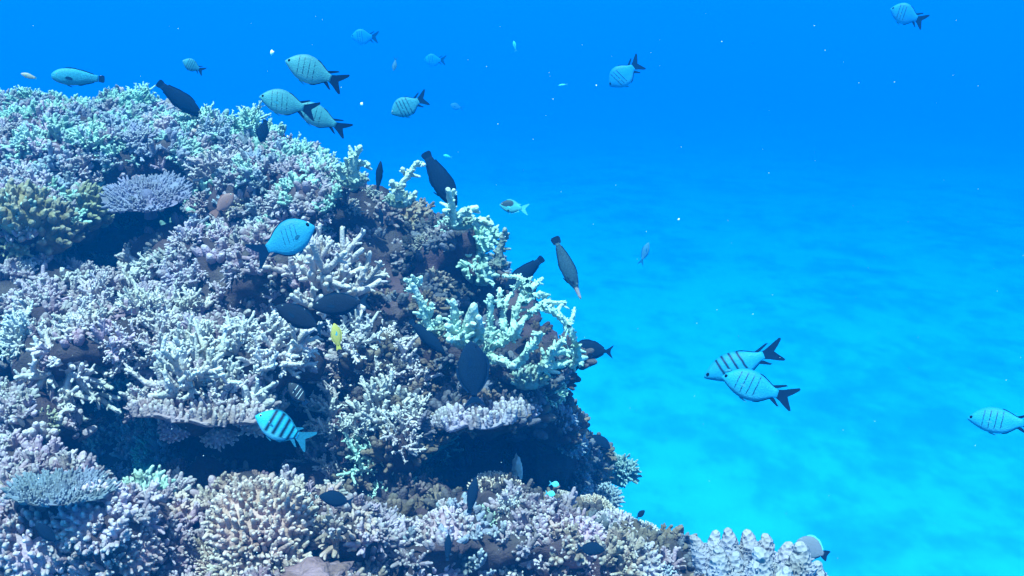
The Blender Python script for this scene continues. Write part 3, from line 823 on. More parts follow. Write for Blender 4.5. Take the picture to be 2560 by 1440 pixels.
def growth():
    rng = np.random.default_rng(77)
    me = reef.data; tri = []; area = []
    for p in me.polygons:
        c = p.center
        if c.z < 1.9 or c.y > 5.2: continue
        n = p.normal
        if n.z < -.35 or n.dot(c - CAM) > .25 * (c - CAM).length: continue
        tri.append((c.copy(), n.copy())); area.append(p.area)
    area = np.array(area); pr = area / area.sum()
    N_ = int(area.sum() * 1050)
    zones = {'upper': MB(), 'middle': MB(), 'wall': MB(), 'lower': MB()}
    pal = {'upper': [TAN, CYAN, CYAN, LILAC, GREY, CYAN, LILAC], 'middle': [PALE, LILAC, LILAC, PALE, MAUVE, LILAC], 'wall': [(.15, .10, .11), (.09, .07, .08), (.18, .13, .10), (.13, .13, .17), (.07, .07, .08)], 'lower': [GREY, LILAC, LILAC, MAUVE, TAN, BEIGE]}  # wall: brown growth, its colour deepened to stand in for overhang shade
    idx = rng.choice(len(tri), size=N_, p=pr)
    for i in idx:
        c, n = tri[i]
        px, py = proj(c)
        dist = (c - CAM).length
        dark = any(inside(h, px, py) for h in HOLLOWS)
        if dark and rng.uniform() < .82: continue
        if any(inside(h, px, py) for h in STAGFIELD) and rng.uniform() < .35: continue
        if noise.noise(c * 13) < -.42: continue
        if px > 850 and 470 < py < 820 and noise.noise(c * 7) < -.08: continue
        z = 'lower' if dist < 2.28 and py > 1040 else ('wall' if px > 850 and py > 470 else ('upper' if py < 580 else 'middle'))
        kn = (z == 'lower' and rng.uniform() < .4) or (z == 'wall' and rng.uniform() < .55) or (z != 'lower' and rng.uniform() < .25) or dark
        v, q, t, tip, _ = KN[rng.integers(len(KN))] if kn else TW[rng.integers(len(TW))]
        s = rng.uniform(.026, .058) * ((.62 if z == 'lower' else .8) if kn else 1.0) * (.75 if dark else 1) * (.85 + .12 * (dist - 2))
        ax = unit(np.array(n[:]) * .75 + np.array([0, 0, .55]) + rng.standard_normal(3) * .25)
        u = perp(ax, rng); w = np.cross(ax, u)
        M = np.array([u, w, ax]) * s
        m_ = .5 + .62 * noise.noise(c * 3.1 + Vector((3, 9, 1))) + .3 * noise.noise(c * 9)
        c0 = pal[z][min(len(pal[z]) - 1, max(0, int((m_ + rng.uniform(-.12, .12)) * len(pal[z]))))]
        k = rng.uniform(.55, 1.1) * (.55 if dark else 1)  # growth inside hollows painted darker, shade put into its colour
        zones[z].add((v @ M) + np.array(c[:]) - ax * s * .1, q, t, tip * rng.uniform(.6, 1) * (.3 if dark else .55 if z == 'wall' else 1), np.array(c0) * k)  # pale tips dulled in hollows and on the wall, part of the painted shade
    lab = {'upper': 'mass of small pale green coral twigs carpeting the upper reef slope', 'middle': 'mass of small lilac coral twigs filling the middle thicket', 'wall': 'dull crust of small knobs covering the shaded right wall', 'lower': 'mixed crust of small knobs carpeting the foreground reef'}
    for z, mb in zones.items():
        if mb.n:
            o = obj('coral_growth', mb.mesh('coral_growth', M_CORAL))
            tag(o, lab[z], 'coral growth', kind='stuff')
growth()
# ------------------------------------------------------------------ fish
def fish_material(name, body, belly=None, back=None, bars=(), barcol=(.004, .014, .04), barw=.012, broken=0.0, patch=None, scales=.25, rough=.5, spec=.15, zrange=(-.5, .5), slant=0.0):
    m, nt, b = new_mat(name); L = nt.links.new
    tc = N(nt, 'ShaderNodeTexCoord'); sx = N(nt, 'ShaderNodeSeparateXYZ'); L(tc.outputs['Object'], sx.inputs[0])
    X, Z = sx.outputs[0], sx.outputs[2]
    zz = math_n(nt, 'ADD', math_n(nt, 'MULTIPLY', Z, 2.2), .5, True)
    col = ramp_n(nt, zz, [(.12, belly or body), (.42, body), (.66, body), (.95, back or body)])
    sp = noise_n(nt, tc.outputs['Object'], 55, 2, .6)
    col = mix_rgb(nt, scales, col, mix_rgb(nt, ramp_n(nt, sp, [(.35, (0, 0, 0)), (.65, (1, 1, 1))]), tuple(c * .55 for c in body), tuple(min(1, c * 1.35) for c in body)))
    if patch:
        for (px_, pz, rx, rz, pc) in patch:
            dx = math_n(nt, 'POWER', math_n(nt, 'ABSOLUTE', math_n(nt, 'DIVIDE', math_n(nt, 'SUBTRACT', X, px_), rx)), 2)
            dz = math_n(nt, 'POWER', math_n(nt, 'ABSOLUTE', math_n(nt, 'DIVIDE', math_n(nt, 'SUBTRACT', Z, pz), rz)), 2)
            f = ramp_n(nt, math_n(nt, 'ADD', dx, dz), [(.75, (1, 1, 1)), (1.0, (0, 0, 0))])
            col = mix_rgb(nt, f, col, pc)
    if bars:
        wob = math_n(nt, 'MULTIPLY', math_n(nt, 'SUBTRACT', noise_n(nt, tc.outputs['Object'], 14, 2, .5), .5), .014)
        xs = math_n(nt, 'ADD', math_n(nt, 'ADD', X, wob), math_n(nt, 'MULTIPLY', Z, slant))
        tot = None
        for bx in bars:
            w = barw
            if isinstance(bx, tuple): bx, w = bx
            f = math_n(nt, 'SUBTRACT', 1.25, math_n(nt, 'DIVIDE', math_n(nt, 'ABSOLUTE', math_n(nt, 'SUBTRACT', xs, bx)), w), True)
            tot = f if tot is None else math_n(nt, 'MAXIMUM', tot, f)
        if broken:
            br = ramp_n(nt, noise_n(nt, tc.outputs['Object'], 30, 1, .5), [(.34, (1 - broken,) * 3), (.56, (1, 1, 1))])
            tot = math_n(nt, 'MULTIPLY', tot, br)
        zl = math_n(nt, 'MULTIPLY', math_n(nt, 'MULTIPLY', math_n(nt, 'SUBTRACT', Z, zrange[0]), 30, True), math_n(nt, 'MULTIPLY', math_n(nt, 'SUBTRACT', zrange[1], Z), 30, True))
        tot = math_n(nt, 'MULTIPLY', tot, zl)
        col = mix_rgb(nt, tot, col, barcol)
    L(col, b.inputs['Base Color'])
    b.inputs['Roughness'].default_value = rough; b.inputs['Specular IOR Level'].default_value = spec
    vo = N(nt, 'ShaderNodeTexVoronoi'); vo.inputs['Scale'].default_value = 60; L(tc.outputs['Object'], vo.inputs['Vector'])
    bp = N(nt, 'ShaderNodeBump'); bp.inputs['Strength'].default_value = .25; bp.inputs['Distance'].default_value = .003
    L(vo.outputs['Distance'], bp.inputs['Height']); L(bp.outputs[0], b.inputs['Normal'])
    return m

def plain(name, c, rough=.5):
    m, nt, b = new_mat(name)
    tc = N(nt, 'ShaderNodeTexCoord')
    n = noise_n(nt, tc.outputs['Object'], 40, 2, .6)
    nt.links.new(ramp_n(nt, n, [(.3, tuple(x * .75 for x in c)), (.7, tuple(min(1, x * 1.2) for x in c))]), b.inputs['Base Color'])
    b.inputs['Roughness'].default_value = rough; b.inputs['Specular IOR Level'].default_value = .03
    return m
F_BLACK = plain('fin_black', (.003, .014, .038)); F_DARK = plain('fin_dark', (.005, .018, .04)); F_CLEAR = plain('fin_pale', (.04, .25, .34))
F_BLUE = plain('fin_blue', (.012, .11, .19)); F_YEL = plain('fin_yellow', (.42, .36, .06)); F_GREY = plain('fin_grey', (.3, .32, .32)); F_RED = plain('fin_red', (.28, .13, .11)); F_WHITE = plain('fin_white', (.1, .46, .5))
EYE_W = plain('eye_ring', (.5, .6, .6), .2); EYE_B = plain('eye_black', (.004, .004, .006), .08)

SHAPES = {
 # x from nose (0) along the body: top, bottom, half width
 'damsel': dict(x=[0, .02, .06, .12, .2, .3, .42, .54, .63, .70, .745], t=[.006, .035, .08, .135, .185, .218, .21, .16, .10, .062, .052], b=[.008, .03, .062, .108, .16, .195, .205, .17, .105, .06, .052], w=[.004, .02, .04, .058, .072, .08, .074, .055, .034, .018, .01]),
 'wrasse': dict(x=[0, .02, .07, .15, .28, .42, .56, .68, .78, .86, .9], t=[.006, .03, .06, .095, .13, .14, .125, .098, .072, .06, .058], b=[.006, .025, .055, .09, .125, .14, .125, .095, .07, .06, .058], w=[.004, .02, .04, .058, .072, .072, .06, .044, .028, .016, .01]),
 'bird': dict(x=[0, .02, .1, .19, .26, .36, .48, .6, .72, .84, .9], t=[.008, .018, .024, .04, .078, .1, .105, .095, .07, .04, .032], b=[.008, .018, .024, .036, .07, .1, .11, .1, .07, .04, .032], w=[.006, .014, .018, .028, .045, .055, .055, .045, .03, .015, .01]),
 'surgeon': dict(x=[0, .02, .07, .15, .26, .4, .54, .66, .75, .81, .84], t=[.008, .045, .1, .155, .2, .22, .2, .145, .075, .04, .035], b=[.008, .035, .08, .135, .185, .21, .2, .15, .08, .04, .035], w=[.004, .02, .04, .055, .065, .065, .055, .038, .022, .012, .008]),
 'chromis': dict(x=[0, .02, .06, .13, .22, .34, .46, .57, .66, .72, .75], t=[.006, .035, .075, .125, .165, .18, .16, .115, .07, .05, .045], b=[.006, .03, .065, .11, .155, .175, .165, .12, .07, .05, .045], w=[.004, .02, .04, .055, .065, .068, .058, .04, .024, .014, .01]),
 'parrot': dict(x=[0, .015, .06, .14, .26, .4, .55, .68, .78, .85, .88], t=[.03, .06, .10, .14, .165, .165, .14, .105, .075, .062, .06], b=[.03, .055, .085, .12, .15, .155, .135, .1, .072, .06, .058], w=[.02, .035, .05, .07, .082, .08, .066, .046, .028, .016, .01]),
}
def loft(sh, bend=0.0, m=16):
    S = SHAPES[sh]
    x = np.array(S['x']); xs = np.linspace(0, 1, 26) ** 1.15 * x[-1]
    t, b, w = (np.interp(xs, x, S[k]) for k in ('t', 'b', 'w'))
    for a in (t, b, w): a[1:-1] = (a[:-2] + 2 * a[1:-1] + a[2:]) / 4
    th = np.arange(m) * 2 * math.pi / m
    c, s = np.cos(th), np.sin(th)
    z = np.where(s[None, :] >= 0, t[:, None] * s[None, :], b[:, None] * s[None, :])
    y = w[:, None] * np.sign(c)[None, :] * np.abs(c)[None, :] ** .8
    y = y + bend * (xs[:, None] ** 2)
    v = np.stack([.5 - xs[:, None] * np.ones(m), y, z], -1).reshape(-1, 3)
    n = len(xs)
    i = np.arange(n - 1)[:, None] * m; j = np.arange(m)[None, :]; k = (j + 1) % m
    q = np.stack([i + j, i + k, i + m + k, i + m + j], -1).reshape(-1, 4)
    e = len(v); v = np.vstack([v, [[.5, 0, 0]], [[.5 - xs[-1], bend * xs[-1] ** 2, 0]]])
    tr = [[j_, e, (j_ + 1) % m] for j_ in range(m)] + [[(n - 1) * m + (j_ + 1) % m, e + 1, (n - 1) * m + j_] for j_ in range(m)]
    return v, q[:, ::-1], np.array(tr)[:, ::-1]

def body_top(sh, x, side='t'):
    return float(np.interp(x, SHAPES[sh]['x'], SHAPES[sh][side]))

def fin_mesh(name, outline, mat, bend=0.0, th=.007, yoff=0.0, splay=0.0, zref=0.0):
    """thin solid fin from an (x, z) outline; x measured from the nose"""
    bm = bmesh.new()
    vs = []
    for sgn in (1, -1):
        vs.append([bm.verts.new((.5 - x, sgn * th / 2 + bend * x * x + yoff + splay * abs(z - zref), z)) for x, z in outline])
    n = len(outline)
    from mathutils.geometry import tessellate_polygon
    for a_, b_, c_ in tessellate_polygon([[Vector((x, z, 0)) for x, z in outline]]):
        bm.faces.new((vs[0][a_], vs[0][b_], vs[0][c_])); bm.faces.new((vs[1][c_], vs[1][b_], vs[1][a_]))
    for i in range(n):
        bm.faces.new((vs[0][i], vs[1][i], vs[1][(i + 1) % n], vs[0][(i + 1) % n]))
    bmesh.ops.recalc_face_normals(bm, faces=bm.faces[:])
    me = bpy.data.meshes.new(name); bm.to_mesh(me); bm.free(); me.materials.append(mat)
    return me

TAILS = {
 'scissor': [(.715, .05), (.80, .078), (.90, .125), (.98, .16), (1.0, .15), (.99, .12), (.925, .05), (.87, 0), (.90, -.06), (.94, -.13), (.955, -.168), (.935, -.18), (.88, -.15), (.79, -.088), (.715, -.05)],
 'fork': [(.735, .048), (.82, .10), (.94, .15), (1.0, .165), (.96, .11), (.89, .03), (.88, 0), (.89, -.03), (.96, -.11), (1.0, -.165), (.94, -.15), (.82, -.10), (.735, -.048)],
 'round': [(.885, .056), (.93, .068), (.97, .072), (.995, .055), (1.0, .0), (.995, -.055), (.97, -.072), (.93, -.068), (.885, -.056)],
 'lunate': [(.825, .034), (.88, .08), (.95, .135), (1.0, .165), (.965, .1), (.935, .04), (.93, 0), (.935, -.04), (.965, -.1), (1.0, -.165), (.95, -.135), (.88, -.08), (.825, -.034)],
 'fan': [(.74, .044), (.84, .085), (.95, .11), (.99, .1), (.96, .04), (.95, 0), (.96, -.04), (.99, -.1), (.95, -.11), (.84, -.085), (.74, -.044)],
}
def long_fin(sh, x0, x1, rise, side, back=0.0, tipx=None, tiph=None):
    s = 1 if side == 't' else -1
    xs = np.linspace(x0, x1, 9)
    out = []
    for i, x in enumerate(xs):
        u = i / 8
        out.append((x, s * (body_top(sh, x, side) + rise * (math.sin(math.pi * min(1, u * 1.5 + .08)) ** .5 if u < .6 else 1 - .3 * (u - .6)))))
    if tipx: out += [(tipx - .03, s * (tiph + .016)), (tipx, s * (tiph + .008)), (tipx - .02, s * (tiph - .006)), (x1 + .055, s * (body_top(sh, min(x1 + .055, SHAPES[sh]['x'][-1]), side) + .012))]
    inn = [(x, s * (body_top(sh, x, side) - .02)) for x in xs[::-1]]
    return out + inn

MATS = {}
def fmat(k):
    if k in MATS: return MATS[k]
    A = dict(
     scissor=lambda: fish_material('silver_green_scales', (.055, .25, .29), (.13, .38, .4), (.03, .15, .2), bars=(.29, .205, .12, .04), barw=.0075, broken=.85, zrange=(-.14, .17), slant=-.16),
     scissor_bold=lambda: fish_material('silver_blue_scales', (.008, .24, .44), (.03, .34, .5), (.006, .16, .34), bars=(.27, .19, .1, .01), barw=.018, broken=.0, zrange=(-.12, .24), slant=-.16),
     scissor_sand=lambda: fish_material('silver_water_scales', (.008, .25, .45), (.04, .37, .54), (.006, .17, .35), bars=(.29, .205, .12, .04), barw=.0085, broken=.7, zrange=(-.14, .17), slant=.16),
     pale=lambda: fish_material('pale_blue_scales', (.010, .23, .5), (.04, .34, .56), (.006, .16, .42), bars=(.27, .19, .11), barw=.012, broken=.7, zrange=(-.14, .17), slant=-.16),
     speck=lambda: fish_material('speckled_green_scales', (.04, .24, .32), (.1, .4, .44), (.02, .14, .24), bars=(.27, .19, .11, .02), barw=.016, broken=.8, zrange=(-.2, .2), scales=.75),
     blue=lambda: fish_material('bright_blue_scales', (.02, .24, .40), (.03, .30, .44), (.012, .15, .28), bars=(.215, .15, .085, .02), barw=.006, broken=.75, zrange=(-.07, .15), scales=.12, slant=-.2),
     sergeant=lambda: fish_material('banded_blue_scales', (.02, .32, .50), (.13, .40, .48), (.012, .22, .40), bars=((.245, .036), (.12, .04), (-.005, .038), (-.12, .03), (-.205, .02)), zrange=(-.15, .3), scales=.2, slant=.08, barcol=(.003, .012, .03)),
     dark=lambda: fish_material('dark_scales', (.004, .015, .036), (.006, .018, .038), (.003, .010, .026), scales=.6, rough=.8, spec=.03),
     darkgrey=lambda: fish_material('dark_brown_scales', (.009, .016, .03), (.014, .018, .03), (.006, .012, .024), scales=.6, rough=.8, spec=.03),
     bird=lambda: fish_material('dark_speckled_scales', (.02, .06, .09), (.03, .08, .1), (.01, .04, .07), scales=.8, patch=[(.42, 0, .12, .05, (.34, .26, .26)), (.235, -.005, .035, .012, (.01, .01, .015))]),
     bicolor=lambda: fish_material('dark_and_white_scales', (.08, .42, .46), (.14, .46, .46), (.02, .05, .07), scales=.15, patch=[(.28, .09, .26, .12, (.03, .05, .06)), (.18, -.12, .04, .03, (.04, .05, .06))]),
     yellow=lambda: fish_material('yellow_scales', (.42, .34, .07), (.4, .34, .09), (.34, .3, .08), scales=.2, patch=[(.12, .01, .09, .06, (.06, .26, .34))]),
     parrot=lambda: fish_material('pale_green_scales', (.03, .25, .36), (.05, .32, .4), (.04, .18, .26), scales=.7),
     orange=lambda: fish_material('dull_orange_scales', (.5, .4, .3), (.3, .5, .46), (.42, .34, .26), scales=.4),
     red=lambda: fish_material('reddish_scales', (.26, .13, .12), (.3, .18, .17), (.2, .1, .1), scales=.3),
     grey=lambda: fish_material('grey_scales', (.13, .15, .21), (.1, .14, .18), (.11, .14, .19), scales=.3),
     lined=lambda: fish_material('black_lined_scales', (.02, .025, .035), bars=(.18, .02, -.1), barw=.011, barcol=(.6, .68, .7), zrange=(-.12, .2), slant=-.3),
     faint=lambda: fish_material('dusky_scales', (.1, .2, .26), (.14, .26, .3), (.07, .15, .2), scales=.4),
     cyan=lambda: fish_material('cyan_scales', (.1, .62, .6), scales=.15),
    )
    MATS[k] = A[k]()
    return MATS[k]

# species: body shape, body material, tail outline, fin material, dorsal, anal, eye (x, z, radius)
SPEC = {
 'scissor': ('damsel', 'scissor', 'scissor', F_BLACK, (.46, .66, .014, .84, .135), (.46, .66, .014, .80, .15), (.055, .03, .022)),
 'scissor_bold': ('damsel', 'scissor_bold', 'scissor', F_BLACK, (.46, .66, .014, .84, .135), (.46, .66, .014, .80, .15), (.06, .025, .024)),
 'scissor_sand': ('damsel', 'scissor_sand', 'scissor', F_BLACK, (.46, .66, .014, .84, .135), (.46, .66, .014, .80, .15), (.055, .03, .024)),
 'pale': ('damsel', 'pale', 'scissor', F_DARK, (.46, .66, .014, .84, .135), (.46, .66, .014, .80, .15), (.06, .03, .024)),
 'speck': ('damsel', 'speck', 'scissor', F_DARK, (.46, .66, .014, .84, .135), (.46, .66, .014, .80, .15), (.06, .03, .02)),
 'blue': ('damsel', 'blue', 'scissor', F_BLACK, (.22, .64, .012, .74, .09), (.42, .64, .015, .76, .10), (.085, .055, .026)),
 'sergeant': ('damsel', 'sergeant', 'scissor', F_BLUE, (.22, .66, .018, .78, .12), (.46, .66, .02, .80, .15), (.075, .04, .022)),
 'dark': ('wrasse', 'dark', 'round', F_BLACK, (.26, .82, .022, None, None), (.46, .82, .02, None, None), (.09, .035, .012)),
 'darkgrey': ('surgeon', 'darkgrey', 'lunate', F_DARK, (.2, .78, .03, None, None), (.4, .78, .03, None, None), (.1, .07, .014)),
 'dark_round': ('surgeon', 'dark', 'lunate', F_BLACK, (.2, .78, .035, None, None), (.4, .78, .035, None, None), (.1, .07, .014)),
 'bird': ('bird', 'bird', 'round', F_DARK, (.36, .84, .012, None, None), (.5, .84, .012, None, None), (.235, .03, .012)),
 'bicolor': ('chromis', 'bicolor', 'fork', F_WHITE, (.22, .62, .03, .72, .1), (.42, .62, .03, .7, .1), (.075, .035, .022)),
 'yellow': ('surgeon', 'yellow', 'fan', F_YEL, (.16, .78, .03, None, None), (.4, .78, .03, None, None), (.09, .05, .018)),
 'parrot': ('parrot', 'parrot', 'round', F_DARK, (.22, .8, .02, None, None), (.5, .8, .02, None, None), (.1, .05, .014)),
 'orange': ('wrasse', 'orange', 'round', F_CLEAR, (.26, .82, .02, None, None), (.46, .82, .02, None, None), (.08, .03, .014)),
 'red': ('chromis', 'red', 'fan', F_RED, (.22, .66, .03, None, None), (.42, .66, .03, None, None), (.08, .04, .024)),
 'grey': ('surgeon', 'grey', 'fan', F_BLACK, (.2, .78, .03, None, None), (.4, .78, .03, None, None), (.09, .06, .016)),
 'lined': ('surgeon', 'lined', 'fan', F_BLACK, (.2, .78, .03, None, None), (.4, .78, .03, None, None), (.09, .06, .016)),
 'faint': ('chromis', 'faint', 'fork', F_BLUE, (.22, .62, .03, .72, .1), (.42, .62, .03, .7, .1), (.075, .035, .02)),
 'cyan': ('chromis', 'cyan', 'fork', F_CLEAR, (.22, .62, .02, None, None), (.42, .62, .02, None, None), (.08, .035, .02)),
}
NAMES = {'scissor_sand': 'damselfish', 'scissor': 'damselfish', 'scissor_bold': 'damselfish', 'pale': 'damselfish', 'speck': 'damselfish', 'blue': 'damselfish', 'sergeant': 'damselfish', 'dark': 'wrasse', 'darkgrey': 'surgeonfish', 'dark_round': 'surgeonfish', 'bird': 'wrasse', 'bicolor': 'chromis', 'yellow': 'butterflyfish', 'parrot': 'parrotfish', 'orange': 'wrasse', 'red': 'squirrelfish', 'grey': 'triggerfish', 'lined': 'damselfish', 'faint': 'chromis', 'cyan': 'chromis'}

def fish(spec, head, tail, d, label, group=None, up=1, yaw=0.0, bend=0.0, fins=True, deep=1.0, cat='fish', thick=1.0):
    sh, bm_, tl, fm, dor, anal, eye = SPEC[spec]
    A, B = P(head[0], head[1], d - yaw), P(tail[0], tail[1], d + yaw)
    X = (A - B).normalized(); Lg = (A - B).length
    toward = (CAM - (A + B) / 2).normalized()
    Y = (toward - X * toward.dot(X)).normalized()
    Z = X.cross(Y)
    if Z.dot(CU) * up < 0: Z, Y = -Z, -Y
    root = empty(NAMES[spec], (A + B) / 2)
    M = Matrix((X, Y, Z)).transposed()
    root.rotation_mode = 'QUATERNION'; root.rotation_quaternion = M.to_quaternion()
    root.scale = (Lg, Lg * thick, Lg * deep)
    v, q, t = loft(sh, bend)
    mb = MB(); mb.add(v, q, t); obj('body', mb.mesh('body', fmat(bm_)), root)
    obj('tail_fin', fin_mesh('tail_fin', TAILS[tl], fm, bend), root)
    obj('dorsal_fin', fin_mesh('dorsal_fin', long_fin(sh, dor[0], dor[1], dor[2], 't', 0, dor[3], dor[4]), F_WHITE if spec == 'grey' else fm, bend), root)
    obj('anal_fin', fin_mesh('anal_fin', long_fin(sh, anal[0], anal[1], anal[2], 'b', 0, anal[3], anal[4]), fm, bend), root)
    if fins:
        hw = float(np.interp(.26, SHAPES[sh]['x'], SHAPES[sh]['w']))
        zb = -body_top(sh, .3, 'b')
        pm = F_BLUE if spec in ('blue', 'sergeant') else F_CLEAR if spec in ('scissor', 'scissor_sand', 'scissor_bold', 'pale', 'speck', 'sergeant', 'cyan', 'orange') else fm
        for sgn in (1, -1):
            obj('pectoral_fin', fin_mesh('pectoral_fin', [(.25 + (x - .25) * (.55 if sh == 'damsel' else 1), -.02 + (z + .02) * (.6 if sh == 'damsel' else 1)) for x, z in [(.25, -.02), (.29, .01), (.36, .0), (.40, -.03), (.38, -.06), (.31, -.05)]], pm, 0, .003, sgn * hw * .99, sgn * .05, -.02), root)
            e = MB(); iv, it = ico(2); ew = float(np.interp(eye[0], SHAPES[sh]['x'], SHAPES[sh]['w'])) * .82
            c = np.array([.5 - eye[0], sgn * ew, eye[1]])
            e.add(iv * np.array([eye[2], eye[2] * .55, eye[2]]) + c, None, it)
            eo = obj('eye', e.mesh('eye', EYE_W if spec not in ('blue', 'scissor', 'scissor_sand', 'scissor_bold', 'pale', 'dark', 'dark_round') else EYE_B), root)
            pu = MB(); pu.add(iv * np.array([eye[2] * .62, eye[2] * .3, eye[2] * .62]) + c + np.array([0, sgn * eye[2] * .4, 0]), None, it)
            obj('pupil', pu.mesh('pupil', EYE_B), eo)
        obj('pelvic_fin', fin_mesh('pelvic_fin', [(.27, zb + .02), (.31, zb + .012), (.40, zb - .035), (.38, zb - .04), (.3, zb - .012)], pm, 0, .006), root)
    return tag(root, label, cat, group)

G_SC = 'scissortail damselfish in the open water'
fish('scissor', (713, 152), (866, 212), 2.6, 'topmost of the three pale black-tailed damselfish above the crest', G_SC, deep=1.02, bend=.03)
fish('scissor', (648, 242), (797, 279), 2.6, 'pale black-tailed damselfish in front of another one, just above the coral knoll', G_SC, deep=.98)
fish('scissor', (735, 262), (875, 330), 2.8, 'pale black-tailed damselfish half hidden behind the tail of the one in front', G_SC, deep=.85)
fish('speck', (978, 285), (1070, 240), 4.6, 'speckled greenish damselfish pointing down left alone above the crest', G_SC, deep=1.2)
fish('scissor_bold', (1760, 944), (1962, 868), 2.9, 'upper of two overlapping damselfish over the sand, with bold dark bars', G_SC, deep=.8, bend=-.04)
fish('scissor_sand', (1804, 942), (1994, 1000), 2.55, 'lower of two overlapping damselfish over the sand, with thin broken bars', G_SC, deep=.95)
fish('scissor_sand', (2418, 1046), (2610, 1062), 2.6, 'damselfish cut off by the right border over the sand', G_SC, deep=.9)
fish('pale', (1524, 216), (1604, 150), 5.2, 'pale barred damselfish pointing down alone in the blue at the upper right of centre', G_SC, deep=1.35)
fish('pale', (2226, 22), (2316, 56), 5.0, 'pale damselfish with black tail cut off by the top border', G_SC, deep=1.3)
fish('pale', (878, 92), (948, 92), 10.5, 'blurry pale blue damselfish near the top border above the three black-tailed ones', G_SC, deep=1.3)
fish('pale', (1060, 150), (1116, 150), 12.5, 'faint round pale damselfish right of the blurry one near the top', G_SC, deep=1.3)
fish('faint', (1126, 262), (1160, 272), 15.0, 'very faint bluish fish right of the speckled damselfish', G_SC, deep=1.3)
fish('speck', (456, 152), (512, 180), 5.0, 'dark speckled damselfish with trailing tail tips above the diving dark wrasse', G_SC, deep=1.2)
fish('blue', (787, 566), (626, 642), 2.35, 'bright blue damselfish with black tail in front of the reef', deep=1.2, bend=.03)
fish('sergeant', (638, 1040), (782, 1106), 1.95, 'boldly black-striped blue damselfish in front of the lower cave', deep=1.08)
fish('yellow', (835, 808), (848, 876), 2.2, 'small yellow fish with a blue spot swimming upright among the staghorns', up=1, deep=.85)

fish('dark', (1140, 520), (1062, 380), 3.05, 'large dark wrasse diving head down behind the bright green coral horn', 'dark fish around the reef', deep=1.15, bend=.05)
fish('dark', (505, 292), (394, 205), 3.6, 'dark wrasse diving behind the crest with its tail up to the left', 'dark fish around the reef', deep=1.1)
fish('dark', (1262, 725), (1358, 644), 2.75, 'dark wrasse behind the antler coral with its tail up to the right', 'dark fish around the reef', deep=1.1)
fish('dark_round', (1425, 870), (1534, 880), 2.85, 'dark round-bodied fish emerging behind the right edge of the antler coral', 'dark fish around the reef', deep=.95)
fish('bird', (1452, 748), (1386, 592), 2.55, 'long-snouted dark wrasse swimming straight down in the open water', 'dark fish around the reef', up=1, deep=1.0)
fish('bicolor', (1249, 512), (1322, 524), 4.0, 'half black half white fish in the open water right of the large dark wrasse', 'dark fish around the reef', deep=1.2)
fish('darkgrey', (780, 768), (925, 752), 2.32, 'upper of two dark surgeonfish in the gap under the fan of branches', 'dark fish around the reef', deep=.85)
fish('darkgrey', (690, 765), (812, 826), 2.3, 'lower of two dark surgeonfish, heading left in the gap above the dense staghorn', 'dark fish around the reef', deep=.85)
fish('dark_round', (1176, 852), (1188, 1018), 2.28, 'big dark oval fish hanging nose up beside the antler coral base', 'dark fish around the reef', deep=1.05)
fish('dark', (1112, 885), (1024, 800), 2.42, 'slim dark fish slanting down between the coral tower and the horned mound', 'dark fish around the reef', deep=.9)
fish('dark_round', (1526, 1122), (1470, 1082), 3.1, 'small dark fish with raised fins above the hazy branching coral', 'dark fish around the reef', deep=.9)
fish('dark', (1190, 1192), (1172, 1284), 1.98, 'dark upright fish beside the tan finger coral', 'dark fish around the reef', deep=1.0)
fish('dark_round', (1512, 1376), (1440, 1368), 1.88, 'round dark fish in a hole of the right foreground coral', 'dark fish around the reef', deep=1.0)
fish('dark_round', (798, 1240), (884, 1256), 2.0, 'dark fish resting in the hole right of the big finger coral', 'dark fish around the reef', deep=.95)
fish('lined', (722, 958), (768, 1012), 2.2, 'black fish with thin white bars in the hole left of the central staghorns', 'dark fish around the reef', deep=1.1)
fish('dark_round', (88, 1308), (148, 1362), 1.85, 'dark blue fish in the lilac knobbly coral at the lower left', 'dark fish around the reef', deep=.8)
fish('dark', (652, 356), (664, 300), 3.35, 'dark blue fish upright beside the bright coral knoll', 'dark fish around the reef', deep=1.7)
fish('dark', (952, 402), (944, 476), 3.0, 'slim dark fish upright left of the slender coral finger', 'dark fish around the reef', deep=.8)
fish('dark', (950, 520), (956, 565), 2.7, 'tiny slim dark fish in front of the brownish wall coral', 'dark fish around the reef', deep=.9)
fish('dark', (1122, 1334), (1118, 1402), 1.84, 'slim dark upright fish on the bottom right of the pinkish crust', 'dark fish around the reef', deep=.9)
fish('dark_round', (1612, 1276), (1590, 1296), 2.4, 'tiny dark fish at the right rim above the small pale finger coral', 'dark fish around the reef', deep=1)
fish('faint', (1622, 606), (1600, 664), 9.0, 'faint bluish fish upright far out over the sand', deep=.8)
fish('parrot', (128, 190), (262, 198), 4.6, 'large pale green parrotfish gliding above the left crest', deep=1.05)
fish('orange', (52, 184), (92, 196), 4.2, 'tiny dull orange fish at the left above the crest', deep=1.2)
fish('red', (584, 484), (530, 540), 2.85, 'reddish fish tucked in the coral left of the bright blue damselfish', deep=1.2)
fish('grey', (1992, 1352), (2072, 1392), 1.85, 'grey fish with white rim behind the thick knobs at the bottom', deep=1.5)
fish('faint', (984, 178), (990, 142), 8.0, 'tiny dark upright fish left of the faint round damselfish', deep=.9)
fish('cyan', (1284, 102), (1290, 130), 9.0, 'tiny pale upright fish near the top centre', deep=.8)
fish('cyan', (1396, 214), (1420, 210), 6.0, 'tiny pale sliver of a fish left of the barred damselfish pointing down', deep=.6)
fish('cyan', (1108, 388), (1132, 394), 9.0, 'tiny pale fish above the large dark wrasse', deep=.9)
fish('cyan', (1398, 1212), (1372, 1208), 2.2, 'upper of two tiny cyan fish at the small beige finger coral', 'tiny cyan fish by the right cave', deep=1.6)
fish('cyan', (1388, 1236), (1362, 1232), 2.15, 'lower of two tiny cyan fish at the small beige finger coral', 'tiny cyan fish by the right cave', deep=1.6)

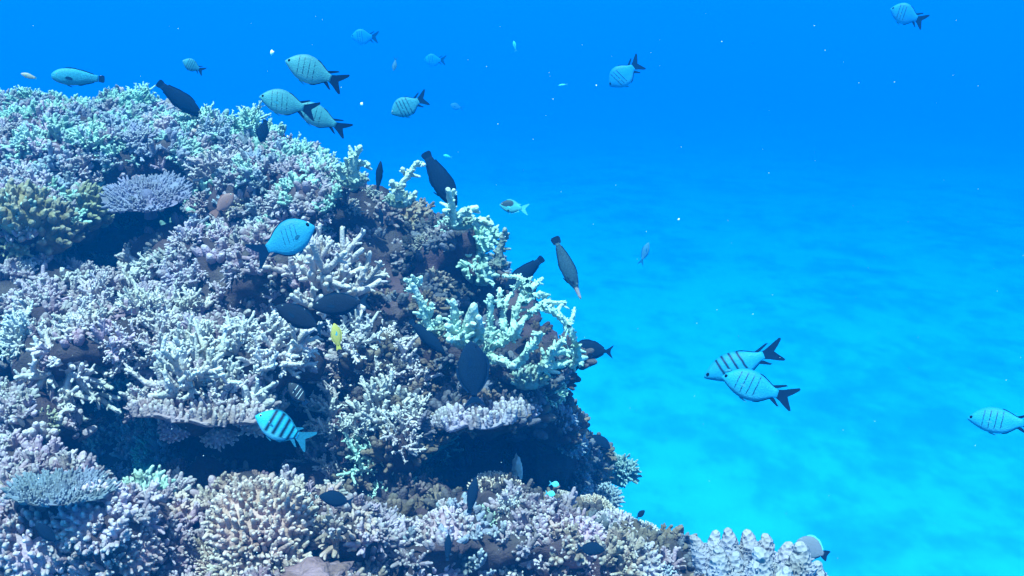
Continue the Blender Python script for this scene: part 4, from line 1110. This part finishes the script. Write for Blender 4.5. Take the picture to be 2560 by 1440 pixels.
# ------------------------------------------------------------------ things drifting in the water
M_SNOW = plain('drifting_flake', (.8, .85, .85), .6)
def flake(px, py, d, r, label):
    rng = np.random.default_rng(px); v, t = ico(2)
    mb = MB(); mb.add(v * (1 + .18 * rng.standard_normal((len(v), 1))) * np.array([r, r * .8, r * 1.2]), None, t)
    o = obj('drifting_flake', mb.mesh('drifting_flake', M_SNOW)); o.location = P(px, py, d)
    tag(o, label, 'flake', 'white flakes drifting in the water')
flake(680, 131, 1.4, .0024, 'largest white flake, left of the topmost black-tailed damselfish')
flake(904, 260, 1.4, .0018, 'white flake between the black-tailed damselfish and the speckled one')
flake(1697, 549, 1.4, .0013, 'white flake alone above the sand right of the long-snouted wrasse')
flake(719, 341, 1.5, .0011, 'tiny white flake under the third black-tailed damselfish')
def snow():
    rng = np.random.default_rng(8); v, t = ico(1); mb = MB()
    for k in range(230):
        p = P(rng.uniform(-60, 2620), rng.uniform(-40, 1480), rng.uniform(.9, 2.6) if k % 3 else rng.uniform(.7, 5))
        mb.add(v * rng.uniform(.00025, .0006) * np.array([1, .8, 1.1]) + np.array(p[:]), None, t)
    tag(obj('drifting_specks', mb.mesh('drifting_specks', M_SNOW)), 'fine pale specks suspended everywhere in the water', 'specks', kind='stuff')
snow()
# ------------------------------------------------------------------ the water itself
def build_haze():
    bm = bmesh.new(); bmesh.ops.create_cube(bm, size=1)
    me = bpy.data.meshes.new('haze'); 
    lo, hi = Vector((-92, -16, SAND_Z - 1.2)), Vector((92, 152, HAZE_TOP))
    for v in bm.verts: v.co = Vector([lo[k] + (v.co[k] + .5) * (hi[k] - lo[k]) for k in range(3)])
    bm.to_mesh(me); bm.free()
    m = bpy.data.materials.new('sea_water'); m.use_nodes = True; nt = m.node_tree
    nt.nodes.remove(nt.nodes['Principled BSDF'])
    pv = N(nt, 'ShaderNodeVolumePrincipled')
    pv.inputs['Color'].default_value = (*WATER_SCATTER, 1)
    pv.inputs['Absorption Color'].default_value = (*WATER_ABSORB, 1)
    pv.inputs['Density'].default_value = WATER_DENSITY
    pv.inputs['Anisotropy'].default_value = 0.0
    nt.links.new(pv.outputs[0], nt.nodes['Material Output'].inputs['Volume'])
    me.materials.append(m)
    tag(obj('haze', me), 'clear blue sea water filling the whole view', 'water', kind='stuff')
HAZE_TOP = 6.2
WATER_DENSITY = .155
WATER_SCATTER = (0.0, .065, .20)
WATER_ABSORB = (0.0, .47, .726)
build_haze()
